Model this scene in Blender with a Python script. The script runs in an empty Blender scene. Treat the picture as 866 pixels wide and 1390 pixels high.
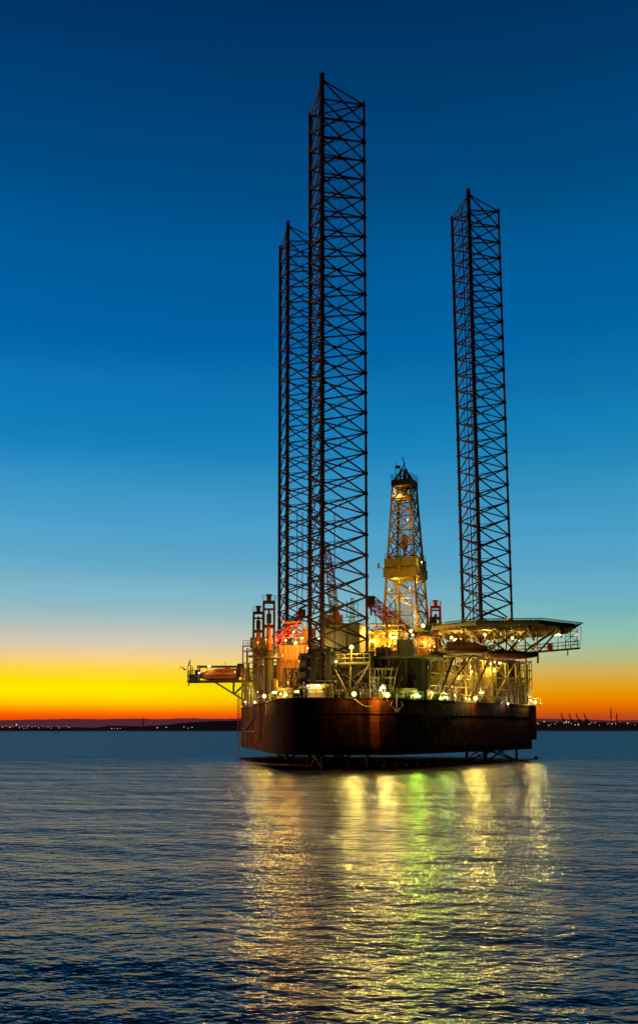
import bpy, math, random
from mathutils import Vector, Matrix
R = math.radians
rnd = random.Random(11)
sc = bpy.context.scene
col = sc.collection

# ------------------------------------------------------------------ camera
F, Y0, CX, H = 1300.0, 839.0, 433.0, 5.75
TH = math.atan(0.116)
CT, ST = math.cos(TH), math.sin(TH)
cam = bpy.data.cameras.new('camera'); co = bpy.data.objects.new('camera', cam); col.objects.link(co)
co.location = (0, 0, H); co.rotation_euler = (R(90) + TH, 0, 0)
cam.sensor_fit = 'VERTICAL'; cam.sensor_height = 36; cam.lens = F / 1390 * 36
cam.shift_y = (Y0 - 695) / 1390
cam.clip_start = 0.5; cam.clip_end = 40000
sc.camera = co

def at(px, py, Y):
    """world point at depth Y whose survey reading in the photo is (px,py)"""
    dx, dy = (px - CX) / F, (Y0 - py) / F
    t = Y / (CT - dy * ST)
    return Vector((dx * t, Y, H + t * (ST + dy * CT)))
def atz(px, Y, z):
    return Vector(((px - CX) / F * (Y * CT + (z - H) * ST), Y, z))
def zof(py, Y): return at(CX, py, Y).z
def shore_pt(px, py):
    dx, dy = (px - CX) / F, (Y0 - py) / F
    d = Vector((dx, CT - dy * ST, ST + dy * CT))
    t = -H / d.z
    return Vector((d.x * t, d.y * t, 0))

# ------------------------------------------------------------------ materials
MATS = {}
def nodes(name):
    m = bpy.data.materials.new(name); m.use_nodes = True
    return m, m.node_tree.nodes, m.node_tree.links, m.node_tree.nodes['Principled BSDF']
def paint(name, c, rust=0.35, rough=0.55, scale=0.7, metallic=0.0, rustc=(0.10, 0.035, 0.015)):
    m, n, l, b = nodes(name)
    tc = n.new('ShaderNodeTexCoord')
    mp = n.new('ShaderNodeMapping'); mp.inputs['Scale'].default_value = (1, 1, 0.35)
    l.new(tc.outputs['Object'], mp.inputs[0])
    a = n.new('ShaderNodeTexNoise'); a.inputs['Scale'].default_value = scale; a.inputs['Detail'].default_value = 8; a.inputs['Roughness'].default_value = .65
    l.new(mp.outputs[0], a.inputs['Vector'])
    r = n.new('ShaderNodeValToRGB'); r.color_ramp.elements[0].position = .48; r.color_ramp.elements[1].position = .75
    r.color_ramp.elements[0].color = (0, 0, 0, 1); r.color_ramp.elements[1].color = (rust, rust, rust, 1)
    l.new(a.outputs['Fac'], r.inputs[0])
    a2 = n.new('ShaderNodeTexNoise'); a2.inputs['Scale'].default_value = scale * 4.3; a2.inputs['Detail'].default_value = 5
    l.new(tc.outputs['Object'], a2.inputs['Vector'])
    mr = n.new('ShaderNodeMapRange'); mr.inputs['To Min'].default_value = .6; mr.inputs['To Max'].default_value = 1.25
    l.new(a2.outputs['Fac'], mr.inputs[0])
    mul = n.new('ShaderNodeMix'); mul.data_type = 'RGBA'; mul.blend_type = 'MULTIPLY'; mul.inputs[0].default_value = 1
    mul.inputs[6].default_value = (*c, 1); l.new(mr.outputs[0], mul.inputs[7])
    mx = n.new('ShaderNodeMix'); mx.data_type = 'RGBA'
    l.new(r.outputs[0], mx.inputs[0]); l.new(mul.outputs[2], mx.inputs[6]); mx.inputs[7].default_value = (*rustc, 1)
    l.new(mx.outputs[2], b.inputs['Base Color'])
    b.inputs['Roughness'].default_value = rough; b.inputs['Metallic'].default_value = metallic
    MATS[name] = m
    return m
paint('leg_steel', (0.085, 0.018, 0.011), .6, .65, .5, rustc=(.15, .035, .014))
paint('derrick_steel', (0.36, 0.25, 0.065), .4, .5)
paint('derrick_panel', (0.36, 0.28, 0.09), .35, .55)
paint('pedestal_olive', (0.13, 0.11, 0.045), .4, .55)
paint('dark_steel', (0.035, 0.03, 0.022), .4, .6)
paint('grey_steel', (0.20, 0.16, 0.085), .4, .55)
paint('yellow_steel', (0.40, 0.29, 0.08), .4, .5)
paint('cream_paint', (0.42, 0.29, 0.09), .4, .5)
paint('house_paint', (0.30, 0.26, 0.19), .3, .6)
paint('orange_wall', (0.48, 0.25, 0.08), .5, .55)
paint('orange_paint', (0.62, 0.16, 0.025), .2, .4)
paint('boat_orange', (0.50, 0.12, 0.025), .25, .4)
paint('boat_dark', (0.16, 0.035, 0.02), .3, .45)
paint('red_paint', (0.48, 0.03, 0.02), .2, .45)
paint('white_paint', (0.6, 0.58, 0.5), .25, .5)
paint('helideck_under', (0.24, 0.165, 0.06), .5, .55)
paint('net_green', (0.02, 0.045, 0.03), .2, .7)
paint('pipe_dark', (0.10, 0.07, 0.03), .5, .55)
paint('rubber', (0.02, 0.02, 0.02), .1, .8)
paint('boom_red', (0.35, 0.05, 0.03), .3, .6)
paint('glassy', (0.02, 0.025, 0.03), .0, .12)

# corrugated sheet: base colour with vertical ribs
def hull_mat():
    m, n, l, b = nodes('hull_plate')
    tc = n.new('ShaderNodeTexCoord')
    geo = n.new('ShaderNodeNewGeometry')
    sep = n.new('ShaderNodeSeparateXYZ'); l.new(geo.outputs['Position'], sep.inputs[0])
    mp = n.new('ShaderNodeMapping'); mp.inputs['Scale'].default_value = (.9, .9, .07)
    l.new(geo.outputs['Position'], mp.inputs[0])
    st = n.new('ShaderNodeTexNoise'); st.inputs['Scale'].default_value = 1.0; st.inputs['Detail'].default_value = 9; st.inputs['Roughness'].default_value = .7
    l.new(mp.outputs[0], st.inputs['Vector'])
    rs = n.new('ShaderNodeValToRGB')
    e = rs.color_ramp.elements
    e[0].position = .36; e[0].color = (.040, .007, .004, 1)
    e[1].position = .72; e[1].color = (.15, .035, .010, 1)
    k = e.new(.5); k.color = (.075, .010, .004, 1)
    k = e.new(.62); k.color = (.12, .032, .010, 1)
    l.new(st.outputs['Fac'], rs.inputs[0])
    no = n.new('ShaderNodeTexNoise'); no.inputs['Scale'].default_value = .55; no.inputs['Detail'].default_value = 10
    l.new(geo.outputs['Position'], no.inputs['Vector'])
    mr = n.new('ShaderNodeMapRange'); mr.inputs[1].default_value = .35; mr.inputs[2].default_value = .7; mr.inputs[3].default_value = .12; mr.inputs[4].default_value = .6
    l.new(no.outputs['Fac'], mr.inputs[0])
    mul = n.new('ShaderNodeMix'); mul.data_type = 'RGBA'; mul.blend_type = 'MULTIPLY'; mul.inputs[0].default_value = 1
    l.new(rs.outputs[0], mul.inputs[6]); l.new(mr.outputs[0], mul.inputs[7])
    # port side: orange evening light put into the streaky plate colour, and the orange wash at the bow outlet
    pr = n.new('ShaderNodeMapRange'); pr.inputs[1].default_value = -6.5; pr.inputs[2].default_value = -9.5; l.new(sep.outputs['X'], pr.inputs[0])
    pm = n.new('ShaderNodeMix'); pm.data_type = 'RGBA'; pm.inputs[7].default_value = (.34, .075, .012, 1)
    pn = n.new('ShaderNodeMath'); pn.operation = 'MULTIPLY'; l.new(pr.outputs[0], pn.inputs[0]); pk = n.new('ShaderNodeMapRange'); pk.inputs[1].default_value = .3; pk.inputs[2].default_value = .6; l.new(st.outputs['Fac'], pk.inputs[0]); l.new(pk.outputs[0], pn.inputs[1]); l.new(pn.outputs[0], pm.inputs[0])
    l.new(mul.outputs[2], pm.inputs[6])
    mpw = n.new('ShaderNodeMapping'); mpw.inputs['Scale'].default_value = (2.4, 2.4, .10); l.new(geo.outputs['Position'], mpw.inputs[0])
    wn = n.new('ShaderNodeTexNoise'); wn.inputs['Scale'].default_value = 1; wn.inputs['Detail'].default_value = 6; l.new(mpw.outputs[0], wn.inputs['Vector'])
    dx_ = n.new('ShaderNodeMath'); dx_.operation = 'SUBTRACT'; dx_.inputs[1].default_value = 8.0; l.new(sep.outputs['X'], dx_.inputs[0])
    dab = n.new('ShaderNodeMath'); dab.operation = 'ABSOLUTE'; l.new(dx_.outputs[0], dab.inputs[0])
    wob = n.new('ShaderNodeMath'); wob.operation = 'MULTIPLY_ADD'; wob.inputs[1].default_value = 2.0; l.new(wn.outputs['Fac'], wob.inputs[0]); l.new(dab.outputs[0], wob.inputs[2])
    wm = n.new('ShaderNodeMapRange'); wm.interpolation_type = 'SMOOTHSTEP'; wm.inputs[1].default_value = 1.75; wm.inputs[2].default_value = 1.35; l.new(wob.outputs[0], wm.inputs[0])
    wy = n.new('ShaderNodeMath'); wy.operation = 'LESS_THAN'; wy.inputs[1].default_value = 138; l.new(sep.outputs['Y'], wy.inputs[0])
    wf = n.new('ShaderNodeMath'); wf.operation = 'MULTIPLY'; l.new(wm.outputs[0], wf.inputs[0]); l.new(wy.outputs[0], wf.inputs[1])
    wx = n.new('ShaderNodeMix'); wx.data_type = 'RGBA'; wx.inputs[7].default_value = (.24, .05, .012, 1); l.new(wf.outputs[0], wx.inputs[0]); l.new(pm.outputs[2], wx.inputs[6])
    mul = wx
    # welded plates: each a little different, dark seams between
    uu = n.new('ShaderNodeMath'); uu.operation = 'MULTIPLY_ADD'; uu.inputs[1].default_value = .85; l.new(sep.outputs['Y'], uu.inputs[0]); l.new(sep.outputs['X'], uu.inputs[2])
    uc = n.new('ShaderNodeCombineXYZ'); l.new(uu.outputs[0], uc.inputs[0]); l.new(sep.outputs['Z'], uc.inputs[1])
    bk = n.new('ShaderNodeTexBrick'); bk.inputs['Scale'].default_value = 1; bk.inputs['Brick Width'].default_value = 5.2; bk.inputs['Row Height'].default_value = 1.65; bk.inputs['Mortar Size'].default_value = .05; bk.inputs['Mortar Smooth'].default_value = .4
    bk.inputs['Color1'].default_value = (.72, .72, .72, 1); bk.inputs['Color2'].default_value = (1.2, 1.15, 1.1, 1); bk.inputs['Mortar'].default_value = (.35, .33, .3, 1)
    l.new(uc.outputs[0], bk.inputs['Vector'])
    mk = n.new('ShaderNodeMix'); mk.data_type = 'RGBA'; mk.blend_type = 'MULTIPLY'; mk.inputs[0].default_value = 1; l.new(mul.outputs[2], mk.inputs[6]); l.new(bk.outputs['Color'], mk.inputs[7])
    mul = mk
    # dark weed band near the bottom
    zb = n.new('ShaderNodeMapRange'); zb.inputs[1].default_value = 2.0; zb.inputs[2].default_value = 3.6; zb.inputs[3].default_value = .35; zb.inputs[4].default_value = 1
    l.new(sep.outputs['Z'], zb.inputs[0])
    m2 = n.new('ShaderNodeMix'); m2.data_type = 'RGBA'; m2.blend_type = 'MULTIPLY'; m2.inputs[0].default_value = 1
    l.new(mul.outputs[2], m2.inputs[6]); l.new(zb.outputs[0], m2.inputs[7])
    l.new(m2.outputs[2], b.inputs['Base Color'])
    # welded plate strakes
    wv = n.new('ShaderNodeTexWave'); wv.wave_type = 'BANDS'; wv.bands_direction = 'Z'; wv.inputs['Scale'].default_value = .22; wv.inputs['Distortion'].default_value = .4
    l.new(geo.outputs['Position'], wv.inputs['Vector'])
    bp = n.new('ShaderNodeBump'); bp.inputs['Strength'].default_value = .10; bp.inputs['Distance'].default_value = .1
    l.new(wv.outputs['Fac'], bp.inputs['Height'])
    bp2 = n.new('ShaderNodeBump'); bp2.inputs['Strength'].default_value = .6; bp2.inputs['Distance'].default_value = .25
    l.new(no.outputs['Fac'], bp2.inputs['Height']); l.new(bp.outputs[0], bp2.inputs['Normal'])
    l.new(bp2.outputs[0], b.inputs['Normal'])
    b.inputs['Roughness'].default_value = .8; b.inputs['Specular IOR Level'].default_value = .08
    MATS['hull_plate'] = m
hull_mat()
def streak_mat():
    m, n, l, b = nodes('rust_streak')
    geo = n.new('ShaderNodeNewGeometry')
    mp = n.new('ShaderNodeMapping'); mp.inputs['Scale'].default_value = (2.6, 2.6, .08)
    l.new(geo.outputs['Position'], mp.inputs[0])
    st = n.new('ShaderNodeTexNoise'); st.inputs['Scale'].default_value = 1.0; st.inputs['Detail'].default_value = 8
    l.new(mp.outputs[0], st.inputs['Vector'])
    rs = n.new('ShaderNodeValToRGB'); e = rs.color_ramp.elements
    e[0].position = .35; e[0].color = (.10, .03, .012, 1)
    e[1].position = .62; e[1].color = (.75, .2, .03, 1)
    l.new(st.outputs['Fac'], rs.inputs[0]); l.new(rs.outputs[0], b.inputs['Base Color'])
    b.inputs['Roughness'].default_value = .6
    MATS['rust_streak'] = m
streak_mat()
def emit(name, c, s):
    m, n, l, b = nodes(name)
    b.inputs['Base Color'].default_value = (.01, .01, .01, 1); b.inputs['Specular IOR Level'].default_value = .1
    b.inputs['Emission Color'].default_value = (*c, 1); b.inputs['Emission Strength'].default_value = s
    MATS[name] = m
WARM, GOLD, GREEN, COLD, ORNG = (1, .74, .15), (1, .60, .07), (.60, 1, .07), (.95, .92, .75), (1, .44, .06)
emit('lamp_warm', (1, .84, .30), 11); emit('lamp_gold', (1, .68, .16), 7); emit('lamp_green', (.84, 1, .38), 11)
emit('lamp_cold', (.85, .93, 1), 6); emit('lamp_red', (1, .08, .04), 5); emit('lamp_deck_green', (.05, .8, .3), 1.1); emit('lamp_amber', (1, .5, .05), 3)
emit('halo_warm', (1, .66, .10), 1.15); emit('halo_green', (.55, 1, .08), 1.0); emit('halo_gold', (1, .48, .04), 1.0); emit('halo_cold', (.7, .75, .7), .8)  # emission puts the halo of the bulbs into the ring colour
emit('far_orange', (1, .42, .06), 1.3); emit('far_yellow', (1, .75, .25), 1.0); emit('far_white', (.75, .85, 1), 1.5); emit('far_red', (1, .16, .04), 1.2)
HALO = {WARM: 'halo_warm', GOLD: 'halo_gold', GREEN: 'halo_green', COLD: 'halo_cold', ORNG: 'halo_gold'}
LAMPMAT = {WARM: 'lamp_warm', GOLD: 'lamp_gold', GREEN: 'lamp_green', COLD: 'lamp_cold', ORNG: 'lamp_gold'}

def flat_mat(name, c, em=None):
    m, n, l, b = nodes(name)
    tc = n.new('ShaderNodeNewGeometry')
    a = n.new('ShaderNodeTexNoise'); a.inputs['Scale'].default_value = .012; a.inputs['Detail'].default_value = 6
    l.new(tc.outputs['Position'], a.inputs['Vector'])
    mr = n.new('ShaderNodeMapRange'); mr.inputs['To Min'].default_value = .5; mr.inputs['To Max'].default_value = 1.4
    l.new(a.outputs['Fac'], mr.inputs[0])
    mul = n.new('ShaderNodeMix'); mul.data_type = 'RGBA'; mul.blend_type = 'MULTIPLY'; mul.inputs[0].default_value = 1
    mul.inputs[6].default_value = (*c, 1); l.new(mr.outputs[0], mul.inputs[7])
    l.new(mul.outputs[2], b.inputs['Base Color']); b.inputs['Roughness'].default_value = .9
    b.inputs['Specular IOR Level'].default_value = 0
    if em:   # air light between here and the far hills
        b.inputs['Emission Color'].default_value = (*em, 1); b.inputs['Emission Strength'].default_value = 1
    MATS[name] = m
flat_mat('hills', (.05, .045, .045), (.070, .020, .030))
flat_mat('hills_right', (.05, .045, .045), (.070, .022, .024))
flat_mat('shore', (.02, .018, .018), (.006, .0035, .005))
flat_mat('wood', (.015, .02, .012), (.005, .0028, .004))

def water_mat():
    """sea: the surface normal is the true gradient of three sizes of travelling waves"""
    m, n, l, b = nodes('sea_water')
    geo = n.new('ShaderNodeNewGeometry')
    b.inputs['Base Color'].default_value = (.055, .054, .054, 1)
    b.inputs['Roughness'].default_value = .19; b.inputs['IOR'].default_value = 1.333
    total = None
    for sx, sy, amp, det, rot in WAVES:
        mp = n.new('ShaderNodeMapping'); mp.inputs['Scale'].default_value = (sx, sy, 1); mp.inputs['Rotation'].default_value = (0, 0, R(rot))
        l.new(geo.outputs['Position'], mp.inputs[0])
        e = .06; hs = []
        for dx, dy in ((0, 0), (e, 0), (0, e)):
            v = n.new('ShaderNodeVectorMath'); v.operation = 'ADD'; v.inputs[1].default_value = (dx, dy, 0); l.new(mp.outputs[0], v.inputs[0])
            t = n.new('ShaderNodeTexNoise'); t.noise_dimensions = '2D'; t.inputs['Scale'].default_value = 1; t.inputs['Detail'].default_value = det; t.inputs['Roughness'].default_value = .5
            l.new(v.outputs[0], t.inputs['Vector']); hs.append(t.outputs['Fac'])
        comb = n.new('ShaderNodeCombineXYZ')
        for k, sc_ in ((1, sx), (2, sy)):
            d = n.new('ShaderNodeMath'); d.operation = 'SUBTRACT'; l.new(hs[0], d.inputs[0]); l.new(hs[k], d.inputs[1])
            q = n.new('ShaderNodeMath'); q.operation = 'MULTIPLY'; q.inputs[1].default_value = amp * sc_ / e * (.62 if k == 1 else 1); l.new(d.outputs[0], q.inputs[0])
            l.new(q.outputs[0], comb.inputs[k - 1])
        if total is None: total = comb
        else:
            v = n.new('ShaderNodeVectorMath'); v.operation = 'ADD'; l.new(total.outputs[0], v.inputs[0]); l.new(comb.outputs[0], v.inputs[1]); total = v
    # seas running from the north: long backs, steeper faces towards the south (-Y)
    sp_ = n.new('ShaderNodeSeparateXYZ'); l.new(total.outputs[0], sp_.inputs[0])
    pz = n.new('ShaderNodeSeparateXYZ'); l.new(geo.outputs['Position'], pz.inputs[0])
    cr = n.new('ShaderNodeFloatCurve'); nm = n.new('ShaderNodeMath'); nm.operation = 'DIVIDE'; nm.inputs[1].default_value = 400; l.new(pz.outputs['Y'], nm.inputs[0])
    cv = cr.mapping.curves[0]
    for x_, y_ in ((.05, .055), (.12, .085), (.2, .13), (.30, .165), (.42, .205), (.6, .22)): cv.points.new(x_, y_)
    cv.points[0].location = (0, .09); cv.points[-1].location = (1, .23)
    cr.mapping.update(); l.new(nm.outputs[0], cr.inputs['Value'])
    by = n.new('ShaderNodeMath'); by.operation = 'SUBTRACT'; l.new(sp_.outputs['Y'], by.inputs[0]); l.new(cr.outputs[0], by.inputs[1])
    cl = n.new('ShaderNodeMapRange'); cl.inputs[1].default_value = 25; cl.inputs[2].default_value = 190; cl.inputs[3].default_value = .15; cl.inputs[4].default_value = -.06; l.new(pz.outputs['Y'], cl.inputs[0])
    mn = n.new('ShaderNodeMath'); mn.operation = 'SMOOTH_MIN'; mn.inputs[2].default_value = .08; l.new(by.outputs[0], mn.inputs[0]); l.new(cl.outputs[0], mn.inputs[1])
    cb2 = n.new('ShaderNodeCombineXYZ'); l.new(sp_.outputs['X'], cb2.inputs[0]); l.new(mn.outputs[0], cb2.inputs[1])
    v = n.new('ShaderNodeVectorMath'); v.operation = 'ADD'; v.inputs[1].default_value = (0, 0, 1); l.new(cb2.outputs[0], v.inputs[0])
    v2 = n.new('ShaderNodeVectorMath'); v2.operation = 'NORMALIZE'; l.new(v.outputs[0], v2.inputs[0])
    l.new(v2.outputs[0], b.inputs['Normal'])
    MATS['sea_water'] = m
WAVES = ((.09, .14, .60, 1, 8), (.45, .6, .17, 1, 21), (1.35, 1.75, .12, 2, -6), (4.0, 5.6, .036, 2, 12))
water_mat()

# ------------------------------------------------------------------ mesh helpers
def tag(o, label=None, cat=None, group=None, kind=None):
    if label: o['label'] = label
    if cat: o['category'] = cat
    if group: o['group'] = group
    if kind: o['kind'] = kind
    return o
def empty(name, loc, label, cat, group=None, rz=0):
    o = bpy.data.objects.new(name, None); col.objects.link(o); o.location = loc; o.rotation_euler = (0, 0, rz)
    o.empty_display_size = .5
    return tag(o, label, cat, group)
class MB:
    def __init__(s): s.v = []; s.f = []
    def add(s, vs, fs):
        k = len(s.v); s.v += [tuple(v) for v in vs]; s.f += [tuple(i + k for i in f) for f in fs]; return s
    def tube(s, a, b, r, n=6, r2=None, cap=True):
        a, b = Vector(a), Vector(b); d = b - a
        if d.length < 1e-6: return s
        d.normalize(); r2 = r if r2 is None else r2
        u = d.orthogonal().normalized(); w = d.cross(u)
        vs = []
        for p, rr in ((a, r), (b, r2)):
            for i in range(n):
                t = 2 * math.pi * (i + .5) / n
                vs.append(p + (u * math.cos(t) + w * math.sin(t)) * rr)
        fs = [(i, (i + 1) % n, n + (i + 1) % n, n + i) for i in range(n)]
        if cap: fs += [tuple(reversed(range(n))), tuple(range(n, 2 * n))]
        return s.add(vs, fs)
    def path(s, pts, r, n=6):
        for a, b in zip(pts, pts[1:]): s.tube(a, b, r, n)
        return s
    def box(s, c, size, rz=0, bev=0):
        x, y, z = size[0] / 2, size[1] / 2, size[2] / 2
        M = Matrix.Rotation(rz, 3, 'Z'); c = Vector(c)
        vs = [c + M @ Vector((i * x, j * y, k * z)) for i in (-1, 1) for j in (-1, 1) for k in (-1, 1)]
        return s.add(vs, [(0, 1, 3, 2), (4, 6, 7, 5), (0, 4, 5, 1), (2, 3, 7, 6), (0, 2, 6, 4), (1, 5, 7, 3)])
    def beam(s, a, b, w, h):
        a, b = Vector(a), Vector(b); d = (b - a).normalized()
        up = Vector((0, 0, 1)) if abs(d.z) < .95 else Vector((0, 1, 0))
        u = d.cross(up).normalized() * (w / 2); v = u.cross(d).normalized() * (h / 2)
        vs = [p + i * u + j * v for p in (a, b) for i, j in ((-1, -1), (1, -1), (1, 1), (-1, 1))]
        return s.add(vs, [(3, 2, 1, 0), (4, 5, 6, 7), (0, 1, 5, 4), (1, 2, 6, 5), (2, 3, 7, 6), (3, 0, 4, 7)])
    def prism(s, poly, z0, z1):
        n = len(poly)
        vs = [(p[0], p[1], z0) for p in poly] + [(p[0], p[1], z1) for p in poly]
        fs = [(i, (i + 1) % n, n + (i + 1) % n, n + i) for i in range(n)] + [tuple(reversed(range(n))), tuple(range(n, 2 * n))]
        return s.add(vs, fs)
    def lathe(s, c, prof, n=16):
        c = Vector(c); vs = []; fs = []
        for r, z in prof:
            for i in range(n):
                t = 2 * math.pi * i / n
                vs.append(c + Vector((r * math.cos(t), r * math.sin(t), z)))
        for k in range(len(prof) - 1):
            for i in range(n):
                fs.append((k * n + i, k * n + (i + 1) % n, (k + 1) * n + (i + 1) % n, (k + 1) * n + i))
        fs += [tuple(reversed(range(n))), tuple(range((len(prof) - 1) * n, len(prof) * n))]
        return s.add(vs, fs)
    def ball(s, c, r, n=10, sz=1):
        m = 6
        return s.lathe(c, [(max(r * math.sin(math.pi * (k + .02) / (m + .04)), r * .05), -r * sz * math.cos(math.pi * (k + .02) / (m + .04))) for k in range(m + 1)], n)
    def corrugated(s, a, b, z0, z1, pitch=.45, depth=.09):
        """ribbed sheet wall standing between plan points a and b"""
        a, b = Vector((a[0], a[1], 0)), Vector((b[0], b[1], 0)); L = (b - a).length; d = (b - a) / L
        nrm = Vector((d.y, -d.x, 0)); n = max(2, int(L / pitch)); vs = []; fs = []
        for i in range(n):
            for q, off in ((0, 0), (.35, 0), (.5, 1), (.85, 1)):
                p = a + d * L * (i + q) / n + nrm * depth * off
                vs += [(p.x, p.y, z0), (p.x, p.y, z1)]
        vs += [(b.x, b.y, z0), (b.x, b.y, z1)]
        for i in range(len(vs) // 2 - 1): fs.append((2 * i, 2 * i + 2, 2 * i + 3, 2 * i + 1))
        return s.add(vs, fs)
    def railing(s, pts, h=1.1, step=1.6, r=.045):
        for a, b in zip(pts, pts[1:]):
            a, b = Vector(a), Vector(b); n = max(1, round((b - a).length / step))
            for i in range(n + 1):
                p = a.lerp(b, i / n); s.tube(p, p + Vector((0, 0, h)), r, 4)
            for q in (.5, 1): s.tube(a + Vector((0, 0, h * q)), b + Vector((0, 0, h * q)), r, 4)
        return s
    def ladder(s, a, b, w=.5, step=.6, r=.05, side=(1, 0, 0)):
        a, b = Vector(a), Vector(b); sd = Vector(side) * w / 2
        s.tube(a - sd, b - sd, r, 4); s.tube(a + sd, b + sd, r, 4)
        n = max(1, int((b - a).length / step))
        for i in range(n + 1):
            p = a.lerp(b, i / n); s.tube(p - sd, p + sd, r * .7, 4)
        return s
    def truss(s, a, b, w, h, n, rc=.09, rb=.05, taper=1.0):
        """box lattice between a and b"""
        a, b = Vector(a), Vector(b); d = (b - a).normalized()
        up = Vector((0, 0, 1)) if abs(d.z) < .9 else Vector((1, 0, 0))
        u = d.cross(up).normalized(); v = u.cross(d).normalized()
        st = []
        for i in range(n + 1):
            k = 1 + (taper - 1) * i / n; c = a.lerp(b, i / n)
            st.append([c + u * w / 2 * k * x + v * h / 2 * k * y for x, y in ((-1, -1), (1, -1), (1, 1), (-1, 1))])
        for i in range(n):
            for j in range(4):
                s.tube(st[i][j], st[i + 1][j], rc, 5)
                q = (j + 1) % 4
                if i % 2: s.tube(st[i][j], st[i + 1][q], rb, 4)
                else: s.tube(st[i][q], st[i + 1][j], rb, 4)
                s.tube(st[i + 1][j], st[i + 1][q], rb, 4)
        return s
    def build(s, name, mat, parent=None, smooth=False, label=None, kind=None, bevel=0):
        me = bpy.data.meshes.new(name); me.from_pydata(s.v, [], s.f); me.update()
        me.materials.append(MATS[mat])
        if smooth: me.polygons.foreach_set('use_smooth', [True] * len(me.polygons))
        o = bpy.data.objects.new(name, me); col.objects.link(o)
        if parent:
            o.parent = parent
            o.matrix_parent_inverse = (world(parent)).inverted()
        if label: o['label'] = label
        if kind: o['kind'] = kind
        if bevel:
            md = o.modifiers.new('bevel', 'BEVEL'); md.width = bevel; md.segments = 2
        return o
def world(o):
    M = Matrix.LocRotScale(o.location, o.rotation_euler.to_quaternion(), o.scale)
    if o.parent: return world(o.parent) @ o.matrix_parent_inverse @ M
    return M
def copy_tree(o, parent=None):
    c = o.copy(); col.objects.link(c); c.parent = parent
    for ch in [x for x in col.objects if x.parent == o]: copy_tree(ch, c)
    return c

ROT = R(-16)                                    # heading of the rig in plan
U = Vector((math.cos(ROT), math.sin(ROT), 0)); V = Vector((-math.sin(ROT), math.cos(ROT), 0))
def flat(v, z): return Vector((v[0], v[1], z))
DECK, KEEL = 10.2, 2.1

# ------------------------------------------------------------------ the setting: sea, hills, shores
m = MB()
NX = 24
ys = [-300, 0, 60, 140, 260, 500, 1000, 2000, 3500, 6000, 12000]
xs = [-14000, -6000, -2500, -900, -300, -100, 0, 100, 300, 900, 2500, 6000, 14000]
m.v = [(x, y, 0) for y in ys for x in xs]
m.f = [(j * len(xs) + i, j * len(xs) + i + 1, (j + 1) * len(xs) + i + 1, (j + 1) * len(xs) + i) for j in range(len(ys) - 1) for i in range(len(xs) - 1)]
tag(m.build('sea', 'sea_water'), kind='structure')

def ridge(name, mat, pxs, prof, Yd, depth, step=4, jag=.25):
    """a range of hills: front slope, crest, back slope; prof maps px -> crest row"""
    m = MB(); rows = 5; cnt = 0; vs = []
    x = pxs[0]
    while x <= pxs[1]:
        top = at(x, prof(x) + rnd.uniform(-jag, jag), Yd + depth * .5)
        for k in range(rows):
            q = k / (rows - 1)
            zz = max(top.z, .5) * (1 - abs(2 * q - 1) ** 1.5)
            yy = Yd + depth * q
            vs.append((top.x * yy / (Yd + depth * .5), yy, zz - .4))
        cnt += 1; x += step
    fs = [((i) * rows + k, (i + 1) * rows + k, (i + 1) * rows + k + 1, i * rows + k + 1) for i in range(cnt - 1) for k in range(rows - 1)]
    m.v = vs; m.f = fs
    o = m.build(name, mat, smooth=True); tag(o, kind='structure'); return o
def pl(pts):
    def f(x):
        if x <= pts[0][0]: return pts[0][1]
        for (a, b), (c, d) in zip(pts, pts[1:]):
            if x <= c: return b + (d - b) * (x - a) / (c - a)
        return pts[-1][1]
    return f
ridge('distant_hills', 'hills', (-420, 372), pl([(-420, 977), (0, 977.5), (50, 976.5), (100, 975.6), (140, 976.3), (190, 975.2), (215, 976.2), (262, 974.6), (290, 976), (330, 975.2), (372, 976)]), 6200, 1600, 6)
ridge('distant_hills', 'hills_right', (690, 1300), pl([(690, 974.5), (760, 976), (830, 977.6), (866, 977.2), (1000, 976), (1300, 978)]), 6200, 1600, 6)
# low shores: land a little above the water line
def shoreland(name, px0, px1, Yd):
    m = MB(); n = 40; vs = []
    for i in range(n + 1):
        px = px0 + (px1 - px0) * i / n
        x = (px - CX) / F * Yd * CT
        w = rnd.uniform(-25, 25)
        vs += [(x, Yd + w, -.3), (x, Yd + w + 6, 2.2), (x * 1.25, Yd * 1.25, 4), (x * 1.9, Yd * 1.95, 6)]
    fs = [(i * 4 + k, (i + 1) * 4 + k, (i + 1) * 4 + k + 1, i * 4 + k + 1) for i in range(n) for k in range(3)]
    m.v = vs; m.f = fs
    tag(m.build(name, 'shore'), kind='structure')
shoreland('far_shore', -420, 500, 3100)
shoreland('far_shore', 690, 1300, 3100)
# woods on the shores: many crown clumps that read as one mass
def wood(name, label, px0, px1, prof, Yd, n):
    m = MB()
    for i in range(n):
        px = rnd.uniform(px0, px1); Y = Yd + rnd.uniform(0, 420)
        top = zof(prof(px) + rnd.uniform(-.3, .9), Y)
        if top < 3: continue
        h = top; r = rnd.uniform(4, 9)
        x = (px - CX) / F * Y * CT
        c = Vector((x, Y, 0)); pr = []
        for k, q in enumerate((0, .2, .45, .7, .88, 1)):
            pr.append((r * (.5, .95, 1, .8, .5, .1)[k] * rnd.uniform(.8, 1.2), 1 + (h - 1) * q))
        m.lathe(c, pr, 6)
    o = m.build(name, 'wood'); tag(o, label, 'wood', kind='stuff')
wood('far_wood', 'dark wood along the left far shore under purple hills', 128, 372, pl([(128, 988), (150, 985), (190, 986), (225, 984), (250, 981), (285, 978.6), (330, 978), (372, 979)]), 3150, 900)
wood('far_wood', 'dark low tree line of the far shore left of the bay', -300, 132, pl([(-300, 986), (0, 987), (60, 986.3), (132, 987.6)]), 3180, 600)
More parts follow.
